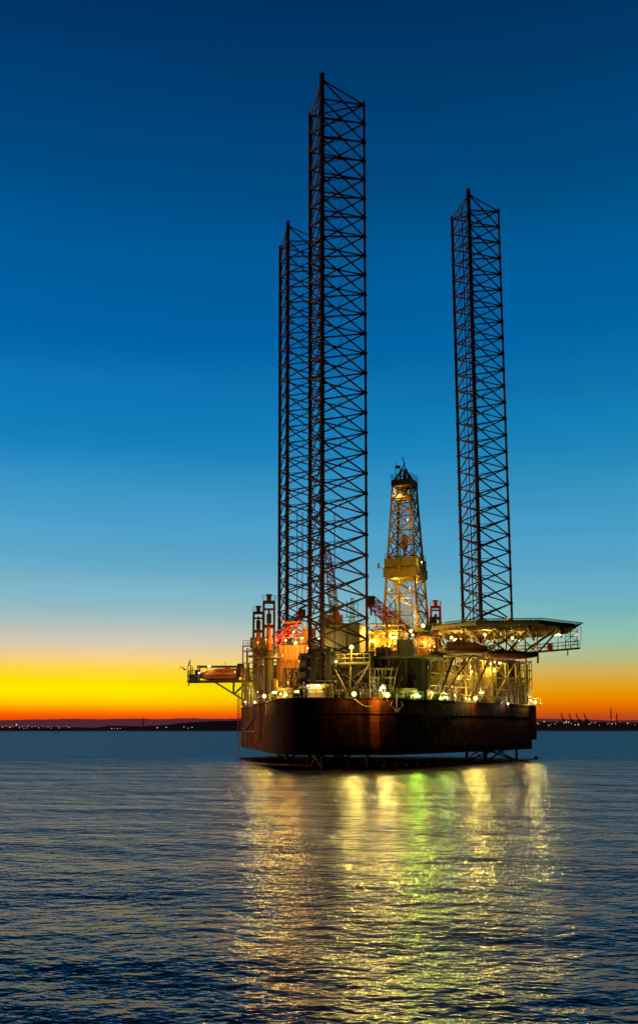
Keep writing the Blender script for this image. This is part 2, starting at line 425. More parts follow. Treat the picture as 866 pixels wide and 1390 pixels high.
wood('far_wood', 'dark tree line along the right far shore behind the harbour lights', 700, 1200, pl([(700, 979), (740, 980), (790, 978.6), (830, 980), (866, 981), (1200, 981)]), 3400, 1100)

# lights of the towns on the far shores: each a pole with a lamp head
def far_light(px, py, kindname, size, grp, lab):
    Y = 3070 + rnd.uniform(-15, 10)
    p = at(px, py, Y)
    r = empty('street_lamp', (p.x, p.y, 1.2), lab, 'street lamp', grp)
    m = MB().tube((p.x, p.y, 1.0), (p.x, p.y, max(p.z, 2)), .25, 5); m.build('pole', 'dark_steel', r)
    MB().ball((p.x, p.y, max(p.z, 2) + .5), size, 8).build('lamp_head', kindname, r)
K = {'o': 'far_orange', 'y': 'far_yellow', 'w': 'far_white', 'r': 'far_red'}
KN = {'o': 'orange', 'y': 'yellow', 'w': 'white', 'r': 'red'}
left_lights = [(4, 987, 'o', 1.5), (9, 985.5, 'y', 1), (14, 987.5, 'o', 1.7), (17, 986, 'o', 1), (23, 984, 'w', 1.7), (27, 988, 'o', 1.2), (31, 986.5, 'y', 1), (33, 989, 'y', .9), (39, 985.5, 'o', 1.2), (44, 987.2, 'y', 1),
    (48, 986.3, 'o', 1), (53, 988, 'o', 1.2), (58, 985.8, 'y', .9), (61, 987.6, 'o', .9), (66, 986.9, 'o', 1.2), (70, 988.6, 'o', .9), (79, 986, 'y', 1), (81, 988.2, 'o', 1.2), (91, 986.5, 'y', .9), (94, 987.7, 'y', 1.2),
    (152, 989.2, 'o', 1.5), (156, 988.9, 'r', 1.3), (160, 989.4, 'o', 1.2), (164, 989, 'o', 1), (205, 981, 'r', .8), (214, 988, 'o', 1.7), (226, 987.4, 'y', 1.5), (250, 987, 'y', 1.2), (256, 988.8, 'y', 1), (261, 987.6, 'y', 1.4)]
for px, py, k, s in left_lights:
    far_light(px, py, K[k], s, 'lights on the left far shore', 'tiny %s lamp shining on the left far shore' % KN[k])
right_lights = [(729, 982, 'y', 1.6), (731, 983, 'o', 1.1), (738, 979.8, 'w', 1.3), (744, 985, 'o', 1.6), (747, 983.5, 'y', 1), (753, 982.7, 'y', 1.2), (756, 980, 'o', 1), (765, 981.4, 'w', 1.1), (768, 980.4, 'w', 1.8), (771, 980.6, 'w', 1.3), (775, 982.2, 'y', 1.2), (780, 984, 'o', 1.6),
    (784.5, 983.6, 'o', 2.2), (799, 983.4, 'y', 1.2), (800, 982.2, 'o', 1), (802.5, 981.4, 'y', 1), (807, 981.2, 'r', 1.9), (813, 984.6, 'y', .9), (824, 982.8, 'o', 1.1), (826.5, 982, 'y', 1), (828, 977.2, 'o', 1), (830, 982.8, 'o', 1.8), (832, 977.4, 'y', 1), (835, 982.4, 'o', 1.3), (841, 979.6, 'y', .8), (851, 982.2, 'y', 1.5), (852, 981, 'o', .9), (861, 984, 'o', 1)]
for px, py, k, s in right_lights:
    far_light(px, py, K[k], s, 'lights on the right far shore', 'tiny %s lamp shining on the right far shore' % KN[k])
# harbour cranes on the right horizon
for i, px in enumerate((761, 771.5, 781.5, 792)):
    Y = 3300
    b = at(px + 3, 979, Y); t = at(px, 968, Y); e = at(px + 5.5, 976, Y)
    r = empty('harbour_crane', (b.x, b.y, 2), ['first', 'second', 'third', 'last'][i] + ' from the left of four harbour cranes with raised jibs on the far shore', 'harbour crane', 'cranes of the far harbour')
    m = MB()
    for dx in (-6, 6):
        m.tube((b.x + dx, b.y, 1), (b.x + dx * .6, b.y, b.z + 2), 1.3, 5)
    m.tube((b.x - 5, b.y, b.z * .6), (b.x + 5, b.y, b.z * .6), 1, 5)
    m.build('portal', 'shore', r)
    MB().box((b.x + 3, b.y, b.z + 4), (12, 6, 6)).build('machine_house', 'shore', r)
    MB().truss((b.x, b.y, b.z + 4), t, 2.6, 2.6, 8, .7, .45, .5).build('jib', 'shore', r)
for i, (px, pt) in enumerate(((828.5, 961), (836.5, 968))):
    b = at(px, 985, 3350); t = at(px, pt, 3350)
    r = empty('radio_mast', (b.x, b.y, 2), ['taller left', 'shorter right'][i] + ' one of two thin masts at the right end of the far shore', 'mast')
    MB().truss((b.x, b.y, 1), t, 5, 5, 12, .5, .35, .25).build('lattice', 'shore', r)
    MB().beam((t.x - 5, t.y, t.z * .8), (t.x + 5, t.y, t.z * .8), .8, .8).build('crossarm', 'shore', r)
b = at(195, 986, 3600); t = at(195, 974, 3600)
r = empty('power_pylon', (b.x, b.y, 2), 'lattice power pylon standing above the wood on the left far shore', 'pylon')
MB().truss((b.x, b.y, 1), t, 7, 7, 10, .55, .4, .2).build('lattice', 'shore', r)
m = MB()
for q in (.7, .85): m.beam((b.x - 8 * (1.5 - q), b.y, t.z * q), (b.x + 8 * (1.5 - q), b.y, t.z * q), .8, .8)
m.build('crossarm', 'shore', r)

# ------------------------------------------------------------------ the rig
rig = empty('jack_up_rig', (10, 165, 0), 'floodlit jack-up drilling rig with three tall lattice legs standing in the sea', 'oil rig')
E, A0, A1, A2, B0, B1, B2 = (-16.7, 205), (-6.2, 141.2), (-5.0, 137.6), (-2.2, 135.7), (7.4, 135.7), (9.6, 136.8), (11.4, 139.4)
C0, C1, C2, G0, G1, G2 = (35.4, 172.6), (37.0, 175.2), (39.6, 180), (42.5, 198), (34, 210), (-10, 220)
hullpoly = [E, A0, A1, A2, B0, B1, B2, C0, C1, C2, G0, G1, G2]
def rounded(poly, rad):
    out = []
    n = len(poly)
    for i, p in enumerate(poly):
        a, p_, b = Vector(poly[i - 1]), Vector(p), Vector(poly[(i + 1) % n]); r_ = rad.get(i, 0)
        if not r_: out.append(tuple(p)); continue
        d = min(r_, (a - p_).length * .45, (b - p_).length * .45)
        q0, q1 = p_ + (a - p_).normalized() * d, p_ + (b - p_).normalized() * d
        for k in range(9):
            t = k / 8; out.append(tuple(q0 * (1 - t) ** 2 + p_ * 2 * t * (1 - t) + q1 * t * t))
    return out
hullpoly = rounded([E, (-5.4, 135.7), (10.4, 135.7), C0, C1, C2, G0, G1, G2], {0: 2, 1: 6.5, 2: 2.6, 3: 3, 4: 2})
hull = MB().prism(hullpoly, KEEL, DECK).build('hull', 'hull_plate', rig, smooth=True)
hull.data.set_sharp_from_angle(angle=R(35))
# bulwark, rub rails and fittings
m = MB()
front = hullpoly[2:-3]
def off(pts, d):
    """offset an open plan polyline outwards (to the right of travel is inside)"""
    out = []
    for i, p in enumerate(pts):
        a = Vector(pts[max(i - 1, 0)]).to_3d() if False else Vector((*pts[max(i - 1, 0)], 0)); b = Vector((*pts[min(i + 1, len(pts) - 1)], 0))
        t = (b - a).normalized(); n = Vector((t.y, -t.x, 0))
        out.append(Vector((p[0], p[1], 0)) + n * d)
    return out
for z, w in ((DECK - .15, .16), (DECK - 2.2, .10), (KEEL + 1.1, .12)):
    pts = off(front, .06)
    for a, b in zip(pts, pts[1:]): m.beam((a.x, a.y, z), (b.x, b.y, z), w, .22)
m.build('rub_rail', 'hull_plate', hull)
m = MB()
ro = off(front, -.35)
m.railing([(p.x, p.y, DECK) for p in ro], 1.1, 1.8, .04)
m.build('railing', 'grey_steel', rig)
# mooring ropes and chains draped over the bow, fairleads
def drape(a, b, sag, n=9):
    a, b = Vector(a), Vector(b)
    return [a.lerp(b, i / n) - Vector((0, 0, sag * 4 * (i / n) * (1 - i / n))) for i in range(n + 1)]
m = MB()
m.path(drape((5.0, 135.45, DECK - .1), (9.0, 135.9, DECK - .1), 1.2), .06)
m.path(drape((9.0, 135.95, DECK - .1), (11.0, 138.2, DECK), .5), .05)
a = at(356, 955, 160); m.path([Vector((-8.8, 156, DECK)), Vector((-9.45, 160.3, 7.0)), Vector((-10.4, 166, 4.4)), Vector((-11.6, 173, 3.0))], .09)
m.build('mooring_rope', 'cream_paint', rig)
m = MB()
for X, Y_ in ((4.2, 135.5), (8.2, 135.8), (13.0, 141), (18, 148), (25, 158), (31, 166.5)):
    m.box((X, Y_, DECK + .1), (1.0, .5, .5), ROT).tube((X - .25, Y_, DECK), (X - .25, Y_, DECK + .75), .14, 8).tube((X + .25, Y_, DECK), (X + .25, Y_, DECK + .75), .14, 8)
m.build('bollard', 'dark_steel', rig)
# anchors hanging at the bow
def anchor(x, y, z, s=1.0):
    m = MB()
    m.tube((x, y, z), (x, y, z - 2.2 * s), .11 * s, 6)
    m.tube((x - .7 * s, y, z + .1), (x + .7 * s, y, z + .1), .09 * s, 6)
    for q in (-1, 1):
        m.tube((x, y, z - 2.2 * s), (x + q * .8 * s, y - .1, z - 1.5 * s), .13 * s, 6, .05)
        m.tube((x + q * .8 * s, y - .1, z - 1.5 * s), (x + q * .55 * s, y - .15, z - .9 * s), .12 * s, 5, .03)
    m.box((x, y, z - 2.2 * s), (.6 * s, .3 * s, .3 * s))
    return m
anchor(11.0, 136.2, DECK + .5, 1.1).build('anchor', 'dark_steel', rig)
p = atz(600, 155, DECK); q = Vector((20.7, 151.5, DECK))
anchor(20.6, 151.6, DECK - .2, 1.4).build('anchor', 'dark_steel', rig)
# sponson at the right corner, ladders on the left face
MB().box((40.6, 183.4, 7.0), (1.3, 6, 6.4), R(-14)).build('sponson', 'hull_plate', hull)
m = MB()
m.ladder((-16.95, 203, 1.5), (-16.95, 203, DECK + 3), .9, .7, .07, (.3, .95, 0))
m.build('boarding_ladder', 'red_paint', rig)
m = MB()
def lf(t, out, z):   # point along the left face, t 0 at bow
    a, b = Vector((*A0, 0)), Vector((*E, 0)); p = a.lerp(b, t); return Vector((p.x - .985 * out, p.y - .16 * out, z))
m.tube(lf(.45, .25, 8.2), lf(.80, .25, 5.4), .14); m.tube(lf(.80, .25, 5.3), lf(.48, .25, 5.2), .10); m.tube(lf(.45, .25, 8.2), lf(.45, .25, DECK), .1)
m.tube(lf(.62, .2, DECK), lf(.62, .2, 3), .1); m.tube(lf(.32, .2, DECK), lf(.32, .2, 3.5), .12); m.tube(lf(.36, .2, DECK), lf(.36, .2, 3.5), .08)
for t in (.2, .55, .72, .9): m.tube(lf(t, .15, DECK), lf(t, .15, 2.6), .09)
m.ladder(lf(.5, .3, DECK), lf(.5, .3, 7.3), .6, .5, .05, (.16, -.98, 0))
m.build('side_ladder', 'grey_steel', rig)

# ---- legs
LR, LL = Vector((6.95, 6.2, 0)), Vector((-1.9, 9.1, 0))
def leg(nb, tilt, top, label, pipes):
    N = Vector((nb[0], nb[1], 0))
    r = bpy.data.objects.new('leg', None); col.objects.link(r); r.parent = rig; r.location = Vector((nb[0], nb[1], 0)) - rig.location
    r['label'] = label
    def P(k, z): return N + (Vector(), LR, LL)[k] + Vector((tilt[0] * (z - 10) / 100, tilt[1] * (z - 10) / 100, z))
    cen = N + (LR + LL) / 3
    for k in range(3):
        m = MB(); zt = top + (1.2 if k == 0 else .55)
        m.tube(P(k, -6), P(k, zt), .21, 10)
        d = (P(k, 0) - cen); d.z = 0; d.normalize(); t = Vector((-d.y, d.x, 0))
        for sg in (-1, 1):   # toothed racks either side of the chord
            a, b = P(k, -6) + t * sg * .27, P(k, zt - .1) + t * sg * .27
            m.beam(a, b, .13, .13)
            n = int((zt + 6) / .5)
            for i in range(n):
                p = a.lerp(b, (i + .5) / n); m.box(p + t * sg * .09, (.12, .14, .24), math.atan2(t.y, t.x))
        m.build('chord', 'leg_steel', r)
    m = MB(); z = top; bay = 3.3; rb = .138
    for i in range(3): m.tube(P(i, z), P((i + 1) % 3, z), .12, 6, cap=False)
    while z > -6:
        for i in range(3):
            j = (i + 1) % 3; k = (i + 2) % 3
            m.tube(P(i, z), P(j, z - bay), rb, 6, cap=False); m.tube(P(j, z), P(i, z - bay), rb, 6, cap=False)
            mi = (P(i, z - bay / 2) + P(j, z - bay / 2)) / 2; mj = (P(j, z - bay / 2) + P(k, z - bay / 2)) / 2
            m.tube(mi, mj, .06, 5, cap=False)
            if rb: m.box(P(i, z), (.56, .56, .36), .3 + i)   # joint plates on the chords
        z -= bay
    m.build('lattice_bracing', 'leg_steel', r)
    m = MB()
    for (fx, fy, z0, z1, rr) in pipes:
        q = N + LR * fx + LL * fy
        m.tube(q + Vector((tilt[0] * (z0 - 10) / 100, 0, z0)), q + Vector((tilt[0] * (z1 - 10) / 100, 0, z1)), rr, 6)
    if pipes: m.build('riser_pipe', 'leg_steel', r)
    return r
leg((.48, 142), (0, 0), 108.75, 'nearest and tallest looking lattice leg', [(.42, .5, 8, 40, .07)])
leg((29.9, 175), (-1.0, 0), 108.8, 'lattice leg standing behind the helideck', [(.12, .62, 12, 110.5, .10), (.16, .68, 12, 106, .09), (.2, .55, 12, 108, .07), (.06, .7, 12, 110, .06)])
leg((-6.25, 187), (-.15, 0), 108.9, 'lattice leg at the left, half hidden behind the nearest leg', [(.35, .3, 12, 50, .08), (.5, .3, 12, 50, .08), (.65, .3, 12, 52, .08), (.02, .3, 12, 109.8, .08)])

# ---- jack houses round the legs
def jackhouse(nb, z1, w, name='jack_house', mat='dark_steel'):
    cen = Vector((nb[0], nb[1], 0)) + (LR + LL) / 3
    for k in range(3):
        m = MB()
        p = Vector((nb[0], nb[1], 0)) + (Vector(), LR, LL)[k]; d = (p - cen).normalized(); t = Vector((-d.y, d.x, 0)); rz = math.atan2(d.y, d.x)
        for sg in (-1, 1):
            m.box(flat(p + t * sg * (w * .52), (DECK + z1) / 2), (1.5, w * .36, z1 - DECK), rz)
            for q in range(4):   # pinion gear cases
                zz = DECK + 1.2 + q * (z1 - DECK - 2) / 3
                c = flat(p + t * sg * (w * .74), zz); m.tube(c, c + t * sg * .55, .42, 10)
        m.box(flat(p, z1 - .3) + d * .55, (.5, w * 1.25, .6), rz); m.box(flat(p, DECK + .5) + d * .5, (.4, w * 1.2, .9), rz)
        m.build(name, mat, rig)
jackhouse((.48, 142), 17.6, 2.2)
jackhouse((29.9, 175), 18.5, 2.0, mat='pipe_dark')
jackhouse((-6.25, 187), 18.5, 2.0, mat='pipe_dark')

# ---- deck houses (fixed superstructure)
def frame_box(px0, px1, pt, Y, z0, dep, ztop=None):
    """plan rectangle parallel to the rig: front corners at px0,px1; returns corners, z0, z1"""
    z1 = zof(pt, Y) if ztop is None else ztop
    a = atz(px0, Y, (z0 + z1) / 2); a.z = 0
    # march along U till px1 is met
    best = None
    for i in range(1, 1200):
        s = i * .05; p = a + U * s
        px = p.x / (p.y * CT + ((z0 + z1) / 2 - H) * ST) * F + CX
        if px >= px1: best = p; break
    b = best; return a, b, b + V * dep, a + V * dep, z0, z1
def house(name, mat, fb, roofmat='dark_steel', ribs=True, parent=None, roof=True, label=None, pitch=.5):
    a, b, c, d, z0, z1 = fb
    m = MB().prism([(p.x, p.y) for p in (a, b, c, d)], z0, z1)
    if ribs:
        for p, q in ((a, b), (b, c), (d, a)):
            n = Vector(((q - p).normalized().y, -(q - p).normalized().x, 0)) * .02
            m.corrugated(p + n, q + n, z0 + .02, z1 - .15, pitch, .09 if pitch < .7 else .2)
    o = m.build(name, mat, parent or rig, label=label)
    if roof:
        m = MB(); e = .15
        aa, bb, cc, dd = a - U * e - V * e, b + U * e - V * e, c + U * e + V * e, d - U * e + V * e
        m.prism([(p.x, p.y) for p in (aa, bb, cc, dd)], z1 + .004, z1 + .22)
        m.build('roof', roofmat, o)
    return o
def windows(o, a, b, zs, n, w, h, mat='glassy', t0=.1, t1=.9):
    d = (b - a).normalized(); nrm = Vector((d.y, -d.x, 0)); rz = math.atan2(d.y, d.x)
    for z in zs:
        for i in range(n):
            p = a.lerp(b, t0 + (t1 - t0) * (i + .5) / n) + nrm * .14; p.z = z
            f = MB()
            for dx, dz, sx, sz in ((0, h / 2, w + .16, .1), (0, -h / 2, w + .16, .1), (-w / 2, 0, .1, h - .1), (w / 2, 0, .1, h - .1)):
                f.box(p + d * dx + Vector((0, 0, dz)), (sx, .12, sz), rz)
            f.box(p, (w - .1, .05, h - .1), rz)
            f.build('window', mat, o)

# left: orange lit corrugated quarters
fb = frame_box(377, 420, 876, 166, DECK, 11)
oq = house('quarters', 'orange_wall', fb, label='orange ribbed quarters block', pitch=.8)
windows(oq, fb[0], fb[1], (20.8,), 2, .9, .8, t0=.25, t1=.7); windows(oq, fb[0], fb[1], (15.2,), 2, .8, .7, t0=.55, t1=.8)
m = MB()
for zz in (14.0, 17.6): 
    m.beam(flat(fb[0], zz) - V * .25, flat(fb[1], zz) - V * .25, .3, .14)
m.railing([flat(fb[0] + V * .2, fb[5] + .2), flat(fb[1] + V * .2, fb[5] + .2), flat(fb[2], fb[5] + .2)], 1.1, 1.5)
m.build('gallery', 'orange_wall', oq)
# machinery house behind the near leg
z0 = zof(905, 157)
fm = frame_box(436.5, 487.5, 849, 157, DECK, 7.0)
mh = house('machinery_house', 'house_paint', fm, ribs=False, label='large grey box house with yellow lit end')
m = MB()
for zz in (fm[5] - .5, fm[5] - 2.6, fm[5] - 4.7, 14.0):
    m.beam(flat(fm[0], zz) - V * .03, flat(fm[1], zz) - V * .03, .06, .1); m.beam(flat(fm[1], zz) + U * .03, flat(fm[2], zz) + U * .03, .06, .1)
for t in (.0, .33, .66, 1): 
    p = fm[0].lerp(fm[1], t) - V * .05; m.beam(flat(p, DECK), flat(p, fm[5]), .12, .12)
m.build('stiffener', 'house_paint', mh)
m = MB().railing([flat(fm[0] + V * .3, fm[5] + .22), flat(fm[1] + V * .3 - U * .2, fm[5] + .22), flat(fm[2] - U * .2, fm[5] + .22)], 1.0, 1.6, .035); m.build('roof_railing', 'dark_steel', mh)
# lit back wall and drill floor houses right of it
fw = frame_box(503, 541, 856, 163, DECK, 8)
bw = house('mud_module', 'cream_paint', fw, ribs=True, label='brightly lit cream ribbed module')
m = MB()
for zz in (18.2, 20.0): m.beam(flat(fw[0], zz) - V * .4, flat(fw[1], zz) - V * .4, .7, .12).railing([flat(fw[0] - V * .7, zz), flat(fw[1] - V * .7, zz)], 1, 1.2, .035)
for p in (fw[0], fw[1]): m.tube(flat(p - V * .7, DECK), flat(p - V * .7, 21), .06, 5)
m.build('gallery', 'yellow_steel', bw)
fo = frame_box(563, 582, 866, 160, DECK, 8)
ow = house('drill_floor_house', 'orange_wall', fo)
windows(ow, fo[0], fo[1], (19.2,), 1, .8, .9)
# far left aft block
fa = frame_box(344, 372, 905, 180, DECK, 9); house('aft_store', 'yellow_steel', fa)
fa2 = frame_box(600, 690, 905, 178, DECK, 7); house('aft_quarters', 'pipe_dark', fa2)
fa3 = frame_box(500, 600, 880, 186, DECK, 10); house('aft_machinery', 'house_paint', fa3)

# central pipe deck block: slab over a dark wall hung with pipes
fc = frame_box(503, 575, 890, 150, DECK, 8)
cb = house('pipe_deck', 'pipe_dark', (fc[0] + V * 1.6, fc[1] + V * 1.6, fc[2], fc[3], DECK, fc[5] - .5), ribs=True, roof=False, pitch=.7)
m = MB().prism([(p.x, p.y) for p in (fc[0] - U * .6, fc[1] + U * 2.2, fc[2] + U * 2.2, fc[3] - U * .6)], fc[5] - .5, fc[5] - .12)
m.build('deck_slab', 'grey_steel', cb)
m = MB()
n = 16
for i in range(n):
    p = fc[0].lerp(fc[1], (i + .4) / n); m.beam(flat(p - V * .05, fc[5] - .32), flat(p - V * .05 + U * .5, fc[5] - .32), .12, .3)
m.railing([flat(fc[0] - U * .6, fc[5] - .12), flat(fc[1] + U * 2.2, fc[5] - .12)], 1.05, 1.1, .03)
m.build('edge_railing', 'grey_steel', cb)
m = MB()
for i in range(30):
    p = fc[0].lerp(fc[1], .03 + .94 * i / 29 + rnd.uniform(-.01, .01)) + V * rnd.uniform(.4, 1.5)
    zt = fc[5] - .5; zl = rnd.choice((DECK + 1, 12.3, 13, 11.2, 14.2)); rr = rnd.uniform(.05, .16)
    m.tube(flat(p, zt), flat(p, zl), rr, 7)
    if rnd.random() < .5: m.tube(flat(p, zl), flat(p + U * rnd.uniform(-1.5, 1.5), zl), rr, 7)
for zz in (12.2, 13.4, 14.6):
    m.tube(flat(fc[0] + V * .9, zz), flat(fc[1] + V * .9, zz), .11, 7)
for i in range(4):
    a = fc[0].lerp(fc[1], .12 + .22 * i) + V * .6; m.tube(flat(a, DECK), flat(a + U * 2, fc[5] - .6), .1, 6); m.tube(flat(a + U * 2, DECK), flat(a, fc[5] - .6), .1, 6)
m.build('hanging_pipe', 'pipe_dark', cb)
for t in (0, .34, .67, 1):
    p = fc[0].lerp(fc[1], t) + V * .2; MB().beam(flat(p, DECK), flat(p, fc[5] - .5), .35, .35).build('column', 'pipe_dark', cb)
# foreground gallery on brackets (V struts) left of it
gl = atz(451, 141.5, 15.9); gr = atz(502, 139.5, 15.9)
zg = zof(899, 141)
m = MB(); g0, g1 = flat(gl, zg), flat(gr, zg); dp = Vector((.1, 2.8, 0))
m.prism([(p.x, p.y) for p in (g0, g1, g1 + dp, g0 + dp)], zg - .25, zg)
gal = m.build('lookout_gallery', 'yellow_steel', rig)
MB().railing([g0 + dp, g0, g1, g1 + dp], 1.15, .9, .045).build('railing', 'yellow_steel', gal)
m = MB(); ft = at(474, 936, 139.5); ft.z = DECK + .2
m.tube(g0 - Vector((0, -.3, .2)), ft, .13); m.tube(g1 - Vector((0, -.3, .2)), ft, .13); mid = (g0 + g1) / 2; m.tube(mid - Vector((0, -.3, .2)), ft, .1)
m.tube(ft, flat(ft, DECK - .0), .2)
for p in (g0, g1): m.tube(p + dp - Vector((0, 0, .2)), flat(p + dp, DECK), .12)
m.tube(flat(g0 + dp, DECK + 1), flat(g1 + dp, zg - .4), .07); m.tube(flat(g1 + dp, DECK + 1), flat(g0 + dp, zg - .4), .07)
m.build('strut', 'yellow_steel', gal)

# lower deck clutter: pipes, winches, valves and vents along the front edge (fixed to the deck)
m = MB()
def along(poly, t):
    L = [(Vector((*b, 0)) - Vector((*a, 0))).length for a, b in zip(poly, poly[1:])]; s = t * sum(L)
    for (a, b), l_ in zip(zip(poly, poly[1:]), L):
        if s <= l_: return Vector((*a, 0)).lerp(Vector((*b, 0)), s / l_)
        s -= l_
    return Vector((*poly[-1], 0))
inner = [(-13.5, 200), (-4.0, 142), (-.5, 138), (6.5, 138), (9.8, 141), (33.4, 173.5), (37, 180)]
for i in range(150):
    p = along(inner, rnd.random()) + Vector((rnd.uniform(-.8, .8), rnd.uniform(0, 3), 0)); k = rnd.random()
    h = rnd.uniform(.7, 2.6); m = MB()
    if k < .4:
        r_ = rnd.uniform(.08, .2); q = flat(p + Vector((rnd.uniform(-.7, .7), -.3, 0)), DECK + h)
        m.tube(flat(p, DECK), flat(p, DECK + h), r_, 8).tube(flat(p, DECK + h - r_), q, r_ * 1.2, 8).build('vent_pipe', rnd.choice(('grey_steel', 'yellow_steel', 'pipe_dark')), rig)
    elif k < .65: m.box(flat(p, DECK + h * .3), (rnd.uniform(.4, 1.4), rnd.uniform(.4, 1.2), h * .6), ROT).build('equipment_box', rnd.choice(('grey_steel', 'cream_paint', 'orange_wall', 'pipe_dark')), rig, bevel=.04)
    elif k < .8: m.tube(flat(p - U * .8, DECK + .7), flat(p + U * .8, DECK + .7), rnd.uniform(.35, .6), 12).box(flat(p, DECK + .3), (2, .8, .6), ROT).build('winch', rnd.choice(('grey_steel', 'pipe_dark')), rig)
    else: m.tube(flat(p - U * 1.5, DECK + h), flat(p + U * 2, DECK + h), .09, 6).tube(flat(p, DECK), flat(p, DECK + h), .09, 6).build('pipe_run', 'grey_steel', rig)
# pipework scaffolding left, between lifeboat platform and crane
m = MB()
for px, pt in ((335, 880), (345, 885), (352, 890), (338, 900), (362, 900)):
    Y = 176; p = atz(px, Y, 14); m.tube(flat(p, DECK), flat(p, zof(pt, Y)), .12, 6)
for pt in (900, 912, 925, 938): m.tube(at(331, pt, 176), at(372, pt, 176), .09, 6)
for a, b in (((335, 925), (352, 900)), ((345, 938), (362, 912)), ((338, 912), (352, 938)), ((336, 880), (358, 896))): m.tube(at(*a, 176), at(*b, 176), .08, 6)
p0, p1 = at(330, 877, 178), at(344, 877, 178); m.beam(p0, p1, 1.4, .12); m.beam(at(330, 884, 178), at(344, 884, 178), 1.4, .12).railing([p0, p1], 1.0, .8)
for p in (p0, p1): m.tube(p, flat(p, DECK), .11)
m.tube(at(336, 885, 178), at(336, 935, 178), .15)
m.build('scaffold', 'yellow_steel', rig)

# pipework stacks: uprights tied by headers, many valves and elbows
def pipework(px0, px1, py0, py1, Y, n, mat, dep=2.5):
    m = MB(); heads = [py0 + (py1 - py0) * q for q in (.06, .36, .66)]
    for py in heads:
        m.tube(at(px0, py, Y), at(px1, py, Y), rnd.uniform(.05, .1), 6)
    for py in heads[:2]: m.tube(at(px0, py, Y) + V * dep, at(px1, py, Y) + V * dep, .07, 6)
    for i in range(n):
        px = rnd.uniform(px0, px1); top = rnd.choice(heads); r_ = rnd.choice((.05, .07, .1, .15)); p = at(px, top, Y)
        m.tube(flat(p, DECK), p, r_, 6)
        if rnd.random() < .5: m.tube(p, p + V * dep, r_, 6)
        if rnd.random() < .6:
            z = DECK + rnd.uniform(.5, max(.6, p.z - DECK)); m.box(flat(p, z), (r_ * 4, r_ * 4, r_ * 5), ROT)
        if rnd.random() < .4:
            q = at(px + rnd.uniform(-9, 9), rnd.choice(heads), Y); m.tube(p, q, .045, 5)
    for i in range(3):
        a = rnd.uniform(px0, px1); q = at(a, py1, Y); m.tube(flat(q, DECK), at(a + rnd.uniform(-14, 14), py0, Y), .06, 5)
    return m.build('pipework', mat, rig)
pipework(328, 344, 905, 945, 186, 16, 'yellow_steel'); pipework(340, 378, 895, 945, 168, 22, 'yellow_steel')
pipework(384, 420, 905, 945, 150, 18, 'grey_steel'); pipework(447, 500, 903, 945, 146, 34, 'pipe_dark'); pipework(450, 500, 905, 940, 151, 20, 'yellow_steel')
pipework(503, 532, 905, 945, 142.5, 18, 'yellow_steel'); pipework(503, 575, 893, 940, 149.4, 26, 'pipe_dark')
pipework(576, 612, 893, 948, 158, 26, 'yellow_steel'); pipework(606, 650, 900, 950, 166, 28, 'grey_steel'); pipework(650, 714, 918, 955, 171, 40, 'pipe_dark'); pipework(668, 716, 925, 956, 168.5, 26, 'pipe_dark')
pipework(500, 545, 845, 880, 158, 16, 'yellow_steel'); pipework(560, 600, 862, 888, 156, 16, 'orange_wall')

# ---- right side: open frame under helideck
m = MB()
def rp(px, py, Y): return at(px, py, Y)
ZB = zof(892, 158)
def yed(px): return 146 + (px - 570) * .178   # depth of the frame line just inside the hull side
posts = [583, 600, 618, 632, 650, 668, 686, 700, 713]
for i, px in enumerate(posts):
    Y = yed(px) + 2.0; p = atz(px, Y, 14); m.tube(flat(p, DECK), flat(p, ZB), .17 if i % 2 else .12, 7)
    p2 = p + V * 6; m.tube(flat(p2, DECK), flat(p2, ZB), .12, 6)
    m.tube(flat(p, ZB), flat(p2, ZB), .15, 6); m.tube(flat(p, 14.0), flat(p2, 14.0), .09, 6)
for z in (ZB, 14.6, 12.6):
    for a, b in zip(posts, posts[1:]):
        pa, pb = atz(a, yed(a) + 2, 14), atz(b, yed(b) + 2, 14); m.tube(flat(pa, z), flat(pb, z), .13 if z == ZB else .08, 6)
        if z == 14.6:
            if rnd.random() < .75: m.tube(flat(pa, DECK), flat(pb, 14.6), .08, 6)
            m.tube(flat(pa, 14.6), flat(pb, ZB), .09, 6)
            if rnd.random() < .5: m.tube(flat(pb, 14.6), flat(pa, ZB), .08, 6)
fr = m.build('support_frame', 'yellow_steel', rig)
MB().prism([(p.x, p.y) for p in (atz(583, yed(583) + 1, 17), atz(700, yed(700) + 1, 17), atz(700, yed(700) + 1, 17) + V * 7, atz(583, yed(583) + 1, 17) + V * 7)], ZB + .1, ZB + .35).build('deck_plate', 'pipe_dark', fr)
# raking struts from the hull edge up to the helideck
m = MB()
for a, b, r_ in (((592, 957), (615, 893), .20), ((594, 955), (641, 889), .13), ((598, 955), (585, 935), .09), ((640, 948), (664, 893), .17), ((654, 948), (645, 893), .13), ((600, 945), (628, 923), .09)):
    pa = at(*a, yed(a[0]) - .5); pb = at(*b, yed(b[0]) - 1.0)
    m.tube(pa, pb, r_, 8)
m.build('raking_strut', 'pipe_dark', fr)
